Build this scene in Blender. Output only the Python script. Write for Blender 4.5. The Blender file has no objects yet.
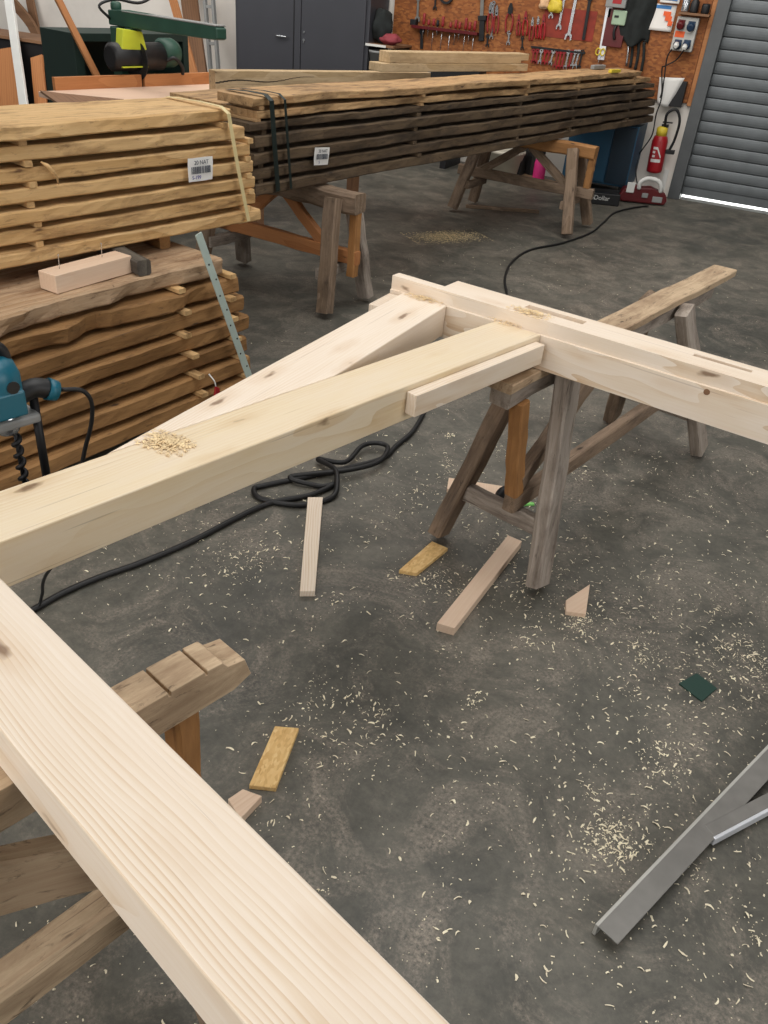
import bpy, math, random
from mathutils import Vector, Matrix, noise as mnoise
R = random.Random(7)
COL = bpy.context.scene.collection
PI = math.pi

# ------------------------------------------------------------------ helpers
def lin(h):
    h = h.lstrip('#')
    c = [int(h[i:i+2], 16)/255 for i in (0, 2, 4)]
    return tuple((v/12.92 if v <= .04045 else ((v+.055)/1.055)**2.4) for v in c) + (1.0,)

def new_mat(name):
    m = bpy.data.materials.new(name); m.use_nodes = True
    nt = m.node_tree
    return m, nt, nt.nodes['Principled BSDF']

def plain(name, hexcol, rough=.6, metal=0., var=.12, scale=9., emit=None):
    """A painted / moulded surface: one colour with a slight blotchy variation."""
    m, nt, b = new_mat(name)
    tc = nt.nodes.new('ShaderNodeTexCoord')
    n = nt.nodes.new('ShaderNodeTexNoise'); n.inputs['Scale'].default_value = scale; n.inputs['Detail'].default_value = 5
    r = nt.nodes.new('ShaderNodeValToRGB')
    c = lin(hexcol)
    r.color_ramp.elements[0].position = .3; r.color_ramp.elements[1].position = .75
    r.color_ramp.elements[0].color = tuple(v*(1-var) for v in c[:3])+(1,)
    r.color_ramp.elements[1].color = tuple(min(1, v*(1+var)) for v in c[:3])+(1,)
    nt.links.new(tc.outputs['Object'], n.inputs['Vector']); nt.links.new(n.outputs['Fac'], r.inputs['Fac'])
    nt.links.new(r.outputs['Color'], b.inputs['Base Color'])
    b.inputs['Roughness'].default_value = rough; b.inputs['Metallic'].default_value = metal
    return m

def wood(name, light, mid, dark, grain=1.0, knots=.1, knot_col='#6b4a2e', rough=.62, bump=.15, blotch=None, blotch_amt=.5, ring=7., knot_scale=1.0, blotch_lo=.46, blotch_hi=.68, specks=0., cracks=0., warp_amt=.1, band=.5):
    """Sawn timber, grain along the local X axis: growth bands that come and go, fine fibre, knots, stains, nicks and drying cracks."""
    m, nt, b = new_mat(name)
    N = nt.nodes.new; L = nt.links.new
    tc = N('ShaderNodeTexCoord'); oi = N('ShaderNodeObjectInfo')
    off = N('ShaderNodeVectorMath'); off.operation = 'SCALE'; off.inputs[0].default_value = (13.1, 7.7, 5.3)
    L(oi.outputs['Random'], off.inputs['Scale'])
    add = N('ShaderNodeVectorMath'); add.operation = 'ADD'
    L(tc.outputs['Object'], add.inputs[0]); L(off.outputs['Vector'], add.inputs[1])
    def mp(s_):
        q = N('ShaderNodeMapping'); q.inputs['Scale'].default_value = s_; L(add.outputs['Vector'], q.inputs['Vector']); return q
    def noi(s_, det=4, ro=.55, dist=0.):
        n_ = N('ShaderNodeTexNoise'); n_.inputs['Scale'].default_value = 1; n_.inputs['Detail'].default_value = det; n_.inputs['Roughness'].default_value = ro; n_.inputs['Distortion'].default_value = dist
        L(mp(s_).outputs['Vector'], n_.inputs['Vector']); return n_
    def ramp2(src, p0, c0, p1, c1):
        r_ = N('ShaderNodeValToRGB'); e_ = r_.color_ramp.elements; e_[0].position = p0; e_[0].color = c0; e_[1].position = p1; e_[1].color = c1
        L(src, r_.inputs['Fac']); return r_
    def mth(op, a, b_):
        q = N('ShaderNodeMath'); q.operation = op
        for k_, v in enumerate((a, b_)):
            if isinstance(v, (int, float)): q.inputs[k_].default_value = v
            else: L(v, q.inputs[k_])
        return q.outputs[0]
    def over(col_, fac, c):
        mx = N('ShaderNodeMixRGB'); L(fac, mx.inputs['Fac']); L(col_, mx.inputs['Color1']); mx.inputs['Color2'].default_value = c; return mx.outputs['Color']
    BLK, WHT = (0, 0, 0, 1), (1, 1, 1, 1)
    # growth bands, bent by a slow noise and fading in and out across the face
    warp = noi((.9, 4, 4), 3)
    wv = N('ShaderNodeTexWave'); wv.bands_direction = 'Y'; wv.wave_profile = 'SAW'
    wv.inputs['Scale'].default_value = ring; wv.inputs['Distortion'].default_value = 0
    sc = N('ShaderNodeVectorMath'); sc.operation = 'MULTIPLY_ADD'; sc.inputs[1].default_value = (0, warp_amt, warp_amt)
    cmb = N('ShaderNodeCombineXYZ'); L(warp.outputs['Fac'], cmb.inputs[1]); L(warp.outputs['Fac'], cmb.inputs[2])
    L(cmb.outputs['Vector'], sc.inputs[0]); L(mp((0, 1, .8)).outputs['Vector'], sc.inputs[2])
    L(sc.outputs['Vector'], wv.inputs['Vector'])
    mask = ramp2(noi((.7, 9, 9), 3).outputs['Fac'], .38, (.15,)*3+(1,), .62, WHT)
    wb = mth('MULTIPLY', mth('POWER', wv.outputs['Fac'], 1.6), mask.outputs['Color'])
    fib = noi((6, 170, 170), 6, .68)
    fac = mth('MULTIPLY', mth('ADD', mth('MULTIPLY', wb, band), mth('MULTIPLY', fib.outputs['Fac'], .6)), grain)
    ramp = N('ShaderNodeValToRGB'); e = ramp.color_ramp.elements
    e[0].position = .15; e[0].color = lin(light); e[1].position = .95; e[1].color = lin(dark)
    k = e.new(.5); k.color = lin(mid)
    L(fac, ramp.inputs['Fac'])
    col = ramp.outputs['Color']
    if blotch:
        br = ramp2(noi((3.5, 14, 14), 8, .68, .4).outputs['Fac'], blotch_lo, BLK, blotch_hi, (blotch_amt,)*3+(1,))
        col = over(col, br.outputs['Color'], lin(blotch))
    if specks:
        sr = ramp2(noi((16, 60, 60), 5, .7, .6).outputs['Fac'], .58, BLK, .7, (specks,)*3+(1,))
        col = over(col, sr.outputs['Color'], lin(knot_col))
    if cracks:
        cr_ = ramp2(noi((2.2, 120, 120), 3, .5, .3).outputs['Fac'], .685, BLK, .72, (cracks,)*3+(1,))
        col = over(col, cr_.outputs['Color'], lin(knot_col))
    if knots:
        vo = N('ShaderNodeTexVoronoi'); vo.inputs['Scale'].default_value = 1
        wp_ = N('ShaderNodeVectorMath'); wp_.operation = 'MULTIPLY_ADD'; wp_.inputs[1].default_value = (.25, .25, .25)
        L(noi((20, 40, 40), 2).outputs['Color'], wp_.inputs[0]); L(mp((4*knot_scale, 13*knot_scale, 13*knot_scale)).outputs['Vector'], wp_.inputs[2])
        L(wp_.outputs['Vector'], vo.inputs['Vector'])
        kr = ramp2(vo.outputs['Distance'], knots*.5, (.85,)*3+(1,), knots*1.15, BLK)
        halo = ramp2(vo.outputs['Distance'], knots*.8, (.35,)*3+(1,), knots*3.2, BLK)
        col = over(col, halo.outputs['Color'], lin(dark)); col = over(col, kr.outputs['Color'], lin(knot_col))
    hv = N('ShaderNodeHueSaturation'); vr = N('ShaderNodeMapRange')
    vr.inputs['To Min'].default_value = .92; vr.inputs['To Max'].default_value = 1.06
    L(oi.outputs['Random'], vr.inputs['Value']); L(vr.outputs['Result'], hv.inputs['Value']); L(col, hv.inputs['Color'])
    L(hv.outputs['Color'], b.inputs['Base Color'])
    b.inputs['Roughness'].default_value = rough
    bp = N('ShaderNodeBump'); bp.inputs['Strength'].default_value = bump; bp.inputs['Distance'].default_value = .004
    L(fib.outputs['Fac'], bp.inputs['Height']); L(bp.outputs['Normal'], b.inputs['Normal'])
    return m

class MB:
    """Collects shapes into one mesh."""
    def __init__(s): s.v = []; s.f = []; s.sm = []
    def add(s, vs, fs, smooth=False):
        o = len(s.v); s.v += [tuple(v) for v in vs]
        for f in fs: s.f.append(tuple(i+o for i in f)); s.sm.append(smooth)
        return s
    def box(s, x0, x1, y0, y1, z0, z1, M=None):
        vs = [Vector((x, y, z)) for z in (z0, z1) for y in (y0, y1) for x in (x0, x1)]
        if M is not None: vs = [M @ v for v in vs]
        return s.add(vs, [(0, 2, 3, 1), (4, 5, 7, 6), (0, 1, 5, 4), (2, 6, 7, 3), (0, 4, 6, 2), (1, 3, 7, 5)])
    def prism(s, pts, z0, z1, M=None):
        """extrude the polygon pts (x, y) from z0 to z1; counter-clockwise."""
        n = len(pts)
        vs = [Vector((p[0], p[1], z0)) for p in pts]+[Vector((p[0], p[1], z1)) for p in pts]
        if M is not None: vs = [M @ v for v in vs]
        return s.add(vs, [tuple(range(n-1, -1, -1)), tuple(range(n, 2*n))]+[(i, (i+1) % n, n+(i+1) % n, n+i) for i in range(n)])
    def tube(s, pts, r, n=8, cap=True):
        pts = [Vector(p) for p in pts]; rr = r if isinstance(r, (list, tuple)) else [r]*len(pts)
        rings = []; up = None
        for i, p in enumerate(pts):
            t = (pts[min(i+1, len(pts)-1)]-pts[max(i-1, 0)]).normalized()
            if up is None:
                up = t.orthogonal().normalized()
            up = (up-t*up.dot(t)).normalized(); sd = t.cross(up)
            rings.append([p+(up*math.cos(2*PI*k/n)+sd*math.sin(2*PI*k/n))*rr[i] for k in range(n)])
        vs = [v for r_ in rings for v in r_]; fs = []
        for i in range(len(pts)-1):
            for k in range(n):
                a = i*n+k; b_ = i*n+(k+1) % n
                fs.append((a, b_, b_+n, a+n))
        o = len(s.v); s.add(vs, fs, True)
        if cap:
            s.f.append(tuple(o+k for k in range(n-1, -1, -1))); s.sm.append(False)
            q = o+(len(pts)-1)*n
            s.f.append(tuple(q+k for k in range(n))); s.sm.append(False)
        return s
    def lathe(s, prof, n=20, M=None):
        """profile of (radius, z) turned about local Z."""
        vs = [Vector((r*math.cos(2*PI*k/n), r*math.sin(2*PI*k/n), z)) for r, z in prof for k in range(n)]
        if M is not None: vs = [M @ v for v in vs]
        fs = [(i*n+k, i*n+(k+1) % n, (i+1)*n+(k+1) % n, (i+1)*n+k) for i in range(len(prof)-1) for k in range(n)]
        s.add(vs, fs, True); o = len(s.v)-len(vs)
        s.f.append(tuple(o+k for k in range(n-1, -1, -1))); s.sm.append(False)
        q = o+(len(prof)-1)*n; s.f.append(tuple(q+k for k in range(n))); s.sm.append(False)
        return s
    def build(s, name, mat, parent=None, M=None, bevel=0., seg=2):
        me = bpy.data.meshes.new(name); me.from_pydata(s.v, [], s.f); me.polygons.foreach_set('use_smooth', s.sm); me.update()
        o = bpy.data.objects.new(name, me); COL.objects.link(o)
        me.materials.append(mat)
        if M is not None: o.matrix_local = M
        if parent is not None: o.parent = parent
        if bevel:
            bm = o.modifiers.new('bevel', 'BEVEL'); bm.width = bevel; bm.segments = seg; bm.limit_method = 'ANGLE'; bm.angle_limit = .7
        return o

def frame(p0, p1, up=(0, 0, 1)):
    """matrix whose X axis runs p0 -> p1, origin at p0, local Z as near to up as possible."""
    p0 = Vector(p0); x = (Vector(p1)-p0).normalized(); u = Vector(up)
    y = u.cross(x).normalized() if u.cross(x).length > 1e-4 else Vector((0, 1, 0)); z = x.cross(y)
    M = Matrix((x, y, z)).transposed().to_4x4(); M.translation = p0
    return M
def rotz(a, loc=(0, 0, 0)): return Matrix.Translation(Vector(loc)) @ Matrix.Rotation(math.radians(a), 4, 'Z')
def tag(o, label, cat, group=None, kind=None):
    o['label'] = label; o['category'] = cat
    if group: o['group'] = group
    if kind: o['kind'] = kind
    return o
def empty(name, label, cat, M, group=None):
    o = bpy.data.objects.new(name, None); COL.objects.link(o); o.matrix_world = M; o.empty_display_size = .1
    return tag(o, label, cat, group)
def struct(o): o['kind'] = 'structure'; return o
def text(s, size, mat, parent, M, name='lettering'):
    cu = bpy.data.curves.new(name, 'FONT'); cu.body = s; cu.size = size; cu.align_x = 'CENTER'; cu.align_y = 'CENTER'; cu.extrude = .0004
    cu.materials.append(mat)
    t_ = bpy.data.objects.new(name, cu); COL.objects.link(t_)
    dg = bpy.context.evaluated_depsgraph_get(); me = bpy.data.meshes.new_from_object(t_.evaluated_get(dg))
    bpy.data.objects.remove(t_); bpy.data.curves.remove(cu)
    o = bpy.data.objects.new(name, me); COL.objects.link(o); o.matrix_local = M; o.parent = parent
    return o

def smooth(pts, k=8):
    P = [Vector(p) for p in pts]; P = [P[0]*2-P[1]]+P+[P[-1]*2-P[-2]]; out = []
    for i in range(1, len(P)-2):
        a, b_, c, d = P[i-1:i+3]
        for s in range(k):
            t = s/k
            out.append(.5*((2*b_)+(c-a)*t+(2*a-5*b_+4*c-d)*t*t+(3*b_-a-3*c+d)*t**3))
    out.append(P[-2]); return out
def rough_stick(L, w, h, seg=8, j=.003, chamfer=.0, seed=0, taper=1.0):
    """timber of length L along X, section w (Y) x h (Z), edges slightly wandering: old or hand-cut wood."""
    r = random.Random(seed); mb = MB(); rings = []
    for i in range(seg+1):
        x = L*i/seg; t = 1+(taper-1)*i/seg
        jj = lambda: r.uniform(-j, j)
        c = min(w, h)*.12
        pts = [(-w/2+c, -h/2), (w/2-c, -h/2), (w/2, -h/2+c), (w/2, h/2-c), (w/2-c, h/2), (-w/2+c, h/2), (-w/2, h/2-c), (-w/2, -h/2+c)]
        sy, sz = jj(), jj()
        rings.append([(x+(jj() if i in (0, seg) else 0), a*t+sy+jj()*.5, b_*t+sz+jj()*.5) for a, b_ in pts])
    vs = [p for q in rings for p in q]; n = 8
    fs = [(i*n+k, i*n+(k+1) % n, (i+1)*n+(k+1) % n, (i+1)*n+k) for i in range(seg) for k in range(n)]
    fs += [tuple(range(n-1, -1, -1)), tuple(seg*n+k for k in range(n))]
    fs = [f[::-1] for f in fs[:-2]]+[tuple(range(n)), tuple(seg*n+k for k in range(n-1, -1, -1))]
    vs2 = vs
    mb.add(vs2, [f[::-1] for f in fs])
    return mb

def stick(name, p0, p1, w, h, mat, parent=None, up=(0, 0, 1), j=.003, seed=None, taper=1.0, seg=8):
    L = (Vector(p1)-Vector(p0)).length
    return rough_stick(L, w, h, seg=seg, j=j, seed=R.randrange(9999) if seed is None else seed, taper=taper).build(name, mat, parent, frame(p0, p1, up))

# ------------------------------------------------------------------ materials
PINE = wood('planed spruce', '#eee1d2', '#e4d2bb', '#c9a67c', grain=.9, knots=.11, knot_col='#7d6048', rough=.5, bump=.05, blotch='#e6d5c2', blotch_amt=.6, ring=38., blotch_lo=.4, blotch_hi=.75, cracks=.25, band=.6)
PINE2 = wood('planed spruce yellow', '#ecdcc0', '#e2caa2', '#c7a069', grain=.85, knots=.11, knot_col='#6f5238', rough=.52, bump=.05, blotch='#e9d9c4', blotch_amt=.6, ring=32., blotch_lo=.4, blotch_hi=.75, cracks=.3, band=.55)
BEECH = wood('pinkish offcut', '#dfc6ae', '#d2b195', '#bd977a', grain=.75, knots=0, rough=.6, bump=.05, ring=22., band=.25)
RUSH = wood('sawn board light', '#dcb986', '#c79f69', '#9a7342', grain=.9, knots=.1, knot_col='#54361e', rough=.75, bump=.25, blotch='#7a5733', blotch_amt=.75, ring=9., blotch_lo=.5, blotch_hi=.68, specks=.5, cracks=.4, band=.35)
REDW = wood('sawn board brown', '#ab8151', '#8e673c', '#5f4324', grain=.95, knots=.08, knot_col='#33200f', rough=.8, bump=.3, blotch='#624425', blotch_amt=.65, ring=8., specks=.5, cracks=.5, band=.35)
GREYTOP = wood('sawn board weathered', '#bfa588', '#9f7f5d', '#6f5138', grain=.95, knots=.07, knot_col='#3a2617', rough=.85, bump=.3, blotch='#6b4a2f', blotch_amt=.8, ring=8., specks=.7, cracks=.6, band=.3)
DARKB = wood('sawn board dark', '#6f5c45', '#554432', '#372b22', grain=.95, knots=.07, knot_col='#1d140e', rough=.85, bump=.35, blotch='#2e251d', blotch_amt=.8, ring=8., specks=.7, cracks=.6, band=.3)
MIDB = wood('sawn board tan', '#cba87a', '#a88157', '#725437', grain=.95, knots=.08, knot_col='#3a2818', rough=.8, bump=.3, blotch='#523d26', blotch_amt=.8, ring=8., specks=.7, cracks=.6, band=.3)
OLDB = wood('old squared beam', '#cab290', '#b0966f', '#846a4a', grain=.9, knots=.07, knot_col='#4a3724', rough=.8, bump=.2, blotch='#8c7452', blotch_amt=.6, ring=10., specks=.3, cracks=.5, band=.3)
TRES = wood('worn trestle wood', '#9c8672', '#7d6853', '#534334', grain=.95, knots=.08, knot_col='#2b2019', rough=.8, bump=.3, blotch='#4b3d32', blotch_amt=.75, ring=10., specks=.5, cracks=.6, band=.3)
TRESG = wood('grey trestle wood', '#b8aca0', '#9a8e82', '#6f645a', grain=.95, knots=.08, knot_col='#3a3028', rough=.85, bump=.35, blotch='#5d5046', blotch_amt=.8, ring=10., specks=.5, cracks=.7, band=.3)
TRESO = wood('orange trestle wood', '#b5834f', '#9b6b3b', '#734d29', grain=.9, knots=.08, knot_col='#3d2614', rough=.7, bump=.2, blotch='#7a532f', blotch_amt=.5, ring=12., specks=.2, cracks=.4, band=.3)
SPAL = wood('worn sawhorse top', '#d0b999', '#b3977a', '#7b644c', grain=.9, knots=.08, knot_col='#3a2a1e', rough=.8, bump=.3, blotch='#83694f', blotch_amt=.75, ring=10., specks=.8, cracks=.6, band=.25)
ORANGE = wood('orange brown plank', '#bd8150', '#a66a3d', '#7d4b28', grain=.85, knots=.07, rough=.65, bump=.1, ring=10., band=.35)
BROWN = wood('dark plank', '#8e694b', '#715038', '#4f3726', grain=.9, knots=.07, rough=.7, bump=.15, ring=10., band=.35)
PALEPINK = wood('saw table board', '#d8b9a2', '#c9a78f', '#b08b72', grain=.7, knots=.04, rough=.7, bump=.08, ring=10., band=.2)

def osb_mat(name, a, b_, c, sc=34., rough=.7):
    m, nt, bs = new_mat(name); N = nt.nodes.new; L = nt.links.new
    tc = N('ShaderNodeTexCoord'); mpn = N('ShaderNodeMapping'); mpn.inputs['Scale'].default_value = (1, 2.4, 2.2)
    v = N('ShaderNodeTexVoronoi'); v.inputs['Scale'].default_value = sc; v.inputs['Randomness'].default_value = 1
    wn = N('ShaderNodeTexNoise'); wn.inputs['Scale'].default_value = 11; wn.inputs['Detail'].default_value = 6
    r = N('ShaderNodeValToRGB'); e = r.color_ramp.elements
    e[0].color = lin(a); e[0].position = .1; e[1].color = lin(c); e[1].position = .95; k = e.new(.5); k.color = lin(b_)
    mx = N('ShaderNodeMixRGB'); mx.inputs['Fac'].default_value = .5
    L(tc.outputs['Object'], mpn.inputs['Vector']); L(mpn.outputs['Vector'], v.inputs['Vector']); L(mpn.outputs['Vector'], wn.inputs['Vector'])
    L(v.outputs['Color'], mx.inputs['Color1']); L(wn.outputs['Color'], mx.inputs['Color2'])
    bw = N('ShaderNodeRGBToBW'); L(mx.outputs['Color'], bw.inputs['Color']); L(bw.outputs['Val'], r.inputs['Fac'])
    L(r.outputs['Color'], bs.inputs['Base Color']); bs.inputs['Roughness'].default_value = rough
    return m
OSB = osb_mat('strand board offcut', '#b58a4c', '#dcb577', '#efd6a0', 70.)
OSBW = osb_mat('strand board wall', '#512b14', '#8e5225', '#b87a42', 30.)

def floor_mat():
    m, nt, bs = new_mat('oiled concrete'); N = nt.nodes.new; L = nt.links.new
    tc = N('ShaderNodeTexCoord')
    def nz(scale, det=8, ro=.6, w=0.):
        n = N('ShaderNodeTexNoise'); n.inputs['Scale'].default_value = scale; n.inputs['Detail'].default_value = det; n.inputs['Roughness'].default_value = ro; n.inputs['Distortion'].default_value = w
        L(tc.outputs['Object'], n.inputs['Vector']); return n
    def rp(src, p0, c0, p1, c1):
        r = N('ShaderNodeValToRGB'); e = r.color_ramp.elements; e[0].position = p0; e[0].color = c0; e[1].position = p1; e[1].color = c1
        L(src, r.inputs['Fac']); return r
    base = rp(nz(1.1, 9, .62, .5).outputs['Fac'], .34, lin('#484843'), .68, lin('#6a675f'))
    mott = rp(nz(6.5, 9, .72, .7).outputs['Fac'], .36, (.66, .67, .65, 1), .66, (1.3, 1.28, 1.24, 1))
    fine = rp(nz(45, 6, .75).outputs['Fac'], .35, (.75, .75, .75, 1), .68, (1.22, 1.2, 1.17, 1))
    mul0 = N('ShaderNodeMixRGB'); mul0.blend_type = 'MULTIPLY'; mul0.inputs['Fac'].default_value = .85
    L(base.outputs['Color'], mul0.inputs['Color1']); L(mott.outputs['Color'], mul0.inputs['Color2'])
    mul = N('ShaderNodeMixRGB'); mul.blend_type = 'MULTIPLY'; mul.inputs['Fac'].default_value = .85
    L(mul0.outputs['Color'], mul.inputs['Color1']); L(fine.outputs['Color'], mul.inputs['Color2'])
    # pale sawdust film trodden into the surface
    dust = rp(nz(3.4, 11, .78, 1.1).outputs['Fac'], .47, (0, 0, 0, 1), .66, (.95, .95, .95, 1))
    grit = rp(nz(110, 4, .75).outputs['Fac'], .38, (0, 0, 0, 1), .75, (1, 1, 1, 1))
    dm = N('ShaderNodeMath'); dm.operation = 'MULTIPLY'; L(dust.outputs['Color'], dm.inputs[0]); L(grit.outputs['Color'], dm.inputs[1])
    mx = N('ShaderNodeMixRGB'); L(dm.outputs[0], mx.inputs['Fac']); L(mul.outputs['Color'], mx.inputs['Color1']); mx.inputs['Color2'].default_value = lin('#b3a596')
    # dark oil stains
    oil = rp(nz(.9, 6, .55, .6).outputs['Fac'], .58, (0, 0, 0, 1), .7, (.55, .55, .55, 1))
    mo = N('ShaderNodeMixRGB'); L(oil.outputs['Color'], mo.inputs['Fac']); L(mx.outputs['Color'], mo.inputs['Color1']); mo.inputs['Color2'].default_value = lin('#47463f')
    L(mo.outputs['Color'], bs.inputs['Base Color'])
    rr = rp(nz(2.2, 6).outputs['Fac'], .3, (.42,)*3+(1,), .7, (.68,)*3+(1,)); L(rr.outputs['Color'], bs.inputs['Roughness'])
    bp = N('ShaderNodeBump'); bp.inputs['Strength'].default_value = .12; bp.inputs['Distance'].default_value = .003
    L(nz(60, 5).outputs['Fac'], bp.inputs['Height']); L(bp.outputs['Normal'], bs.inputs['Normal'])
    return m
FLOOR = floor_mat()
PLASTER = plain('white plaster', '#e6e0d8', .85, var=.1, scale=2.5)
STEEL = plain('galvanised shutter', '#6e7376', .5, .35, var=.15, scale=6)
FRAME = plain('grey steel frame', '#5c5f61', .45, .4, var=.1)
CHROME = plain('chrome', '#c9ccd0', .25, .9, var=.08)
IRON = plain('dark iron', '#2b2b2d', .5, .5, var=.15)
ALU = plain('brushed steel bar', '#7f7d79', .42, .25, var=.12, scale=20)
ALUB = plain('bright aluminium', '#dfe2e8', .35, .3, var=.05)
BLACK = plain('black plastic', '#141416', .5, var=.2)
RUBBER = plain('black rubber cable', '#121213', .55, var=.2)
TEAL = plain('teal plastic', '#0c5c70', .4, var=.1)
RED = plain('red paint', '#9f1820', .4, var=.1)
REDH = plain('red handle', '#8e2426', .45, var=.15)
DKRED = plain('dark red plastic', '#5a1015', .4, var=.15)
WHITE = plain('white plastic', '#dcdcd8', .5, var=.04)
PAPER = plain('white paper', '#e8e6e2', .8, var=.03)
BLUEP = plain('blue print', '#3d7fc0', .7, var=.05)
ORNGP = plain('orange sticker', '#e8622c', .6, var=.08)
YELLOW = plain('yellow plastic', '#d9c03a', .5, var=.08)
YELG = plain('yellow green guard', '#c9d33a', .5, var=.08)
GREEN = plain('machine green', '#24493c', .5, var=.15)
DGREEN = plain('dark green chip', '#1d3d34', .5, var=.1)
LIME = plain('light green clip', '#7fcf6a', .5, var=.06)
CUPB = plain('graphite cupboard', '#43444a', .45, .2, var=.06, scale=3)
BLUEC = plain('blue cabinet', '#1d4b66', .5, var=.1)
PINK = plain('pink plastic', '#d3317e', .45, var=.1)
GREYP = plain('grey plastic', '#8c8d8c', .55, var=.08)
PRINT = plain('grey print', '#5b5f66', .7, var=.3, scale=60)
INK = plain('violet ink', '#4b4a94', .7, var=.1)
STRAPY = plain('cream strap', '#d9c795', .5, var=.06)
STRAPG = plain('dark green strap', '#16231f', .5, var=.15)
MINT = plain('pale green bar', '#b4c2ba', .5, .2, var=.1)
SHAV = plain('wood shavings', '#f0e2c6', .8, var=.22, scale=40)
SHAVO = plain('fresh chips', '#ecd0a4', .8, var=.25, scale=60)
DUST = plain('sawdust', '#ecd7ab', .95, var=.2, scale=50)
CLOTH = plain('dark cloth', '#1d2222', .9, var=.3, scale=20)
SHADOWB = plain('red board paint', '#8a3020', .7, var=.25, scale=14)
GLOVE = plain('red glove', '#8d3a42', .8, var=.2)
YARD = plain('concrete yard', '#d8d6d0', .9, var=.05)

# ------------------------------------------------------------------ the hall
WY = 8.77
fl = MB().box(-11, 2.5, -1.5, WY, -.12, 0).build('floor', FLOOR); struct(fl)
# back wall with the door opening to the right
DX0, DX1 = -.87, 2.1
w = MB().box(-11, DX0-.07, WY, WY+.25, 0, 3.2).box(DX1, 2.5, WY, WY+.25, 0, 3.2).box(DX0-.07, DX1, WY, WY+.25, 2.9, 3.2)
struct(w.build('wall_back', PLASTER))
struct(MB().box(-11, 4, WY+.25, 14, -.2, -.02).build('ground', YARD))
fr = MB().box(DX0-.11, DX0-.0, WY-.05, WY, 0, 3.0).box(DX0-.07, DX0+.0, WY, WY+.2, 0, 3.0).build('trim_1', FRAME, bevel=.004); struct(fr)
fr = MB().box(DX0-.15, DX0-.11, WY-.03, WY, .8, 3.0).build('trim_2', ORANGE, bevel=.003); struct(fr)
# roller shutter: one curved slat profile after the other, lifted a finger above the floor
prof = []
z = .035; pitch = .0965
prof += [(0, z)]
sl = MB(); pr = []
zz = .035+.075
pr.append((0, .035)); pr.append((0, zz))
while zz < 2.9:
    for t in (0.0, .04, .1, .3, .5, .7, .88, .96):
        pr.append((-.012*math.sin(PI*t)**.4 if 0 < t < 1 else .022, zz+pitch*t))
    zz += pitch
vs = []; fs = []
for x in (DX0, DX1):
    for y, z in pr: vs.append((x, WY+.06+y, z))
n = len(pr)
for i in range(n-1): fs.append((i, n+i, n+i+1, i+1))
for x in (DX0, DX1):
    for y, z in pr: vs.append((x, WY+.075+y, z))
for i in range(n-1): fs.append((2*n+i, 2*n+i+1, 3*n+i+1, 3*n+i))
fs += [(i, i+1, 2*n+i+1, 2*n+i) for i in range(n-1)]+[(n+i, 3*n+i, 3*n+i+1, n+i+1) for i in range(n-1)]
fs += [(0, 2*n, 3*n, n)]
dr = MB().add(vs, fs).build('door_1', STEEL); struct(dr)

# ------------------------------------------------------------------ boards in piles
def fbm(x, s): return mnoise.fractal(Vector((x, s*3.17, s*1.3)), .9, 2.1, 4)
def board(L, D, T, seed, wane=.02, ragged=.02, seg=44, warp=.004, edge_freq=3., taper=0.):
    """one live-edged board: X 0..L, front edge near Y 0 (front = -Y), back edge at D, bottom Z 0..T."""
    r = random.Random(seed); vs = []; n = 8
    e0 = r.uniform(-ragged, ragged); e1 = r.uniform(-ragged, ragged)
    for i in range(seg+1):
        u = i/seg; x = L*u
        f = wane*fbm(x*edge_freq, seed+.3)*1.3; g = wane*fbm(x*edge_freq*1.4, seed+5.7)
        bk = wane*fbm(x*2, seed+9.1); zz = warp*fbm(x*1.3, seed+2.2)+.0018*fbm(x*14, seed+7.)
        z2 = .003*fbm(x*11, seed+12.)
        xs = x+(e0 if i == 0 else e1 if i == seg else 0)
        d = .12*T
        front_b = f+max(-.2*wane, g); front_t = f
        vs += [(xs, front_b+d, zz), (xs, front_b, zz+d), (xs, (front_b+front_t)/2+.004*fbm(x*18, seed+3), zz+T*.5), (xs, front_t, zz+z2+T-d), (xs, front_t+d, zz+z2+T), (xs, D+bk, zz+T), (xs, D+bk, zz), (xs, D*.5, zz)]
    fs = [(i*n+k, (i+1)*n+k, (i+1)*n+(k+1) % n, i*n+(k+1) % n) for i in range(seg) for k in range(n)]
    fs = [f[::-1] for f in fs]
    fs += [tuple(range(n-1, -1, -1))[::-1], tuple(seg*n+k for k in range(n))[::-1]]
    mb = MB().add(vs, [f[::-1] for f in fs])
    return mb
ORD = ['topmost', 'second from the top', 'third from the top', 'fourth from the top', 'fifth from the top', 'sixth from the top', 'seventh from the top', 'eighth from the top', 'ninth from the top', 'lowest but one', 'lowest']
def flabel(i, n):
    return 'lowest' if i == n-1 else ORD[i]

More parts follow.
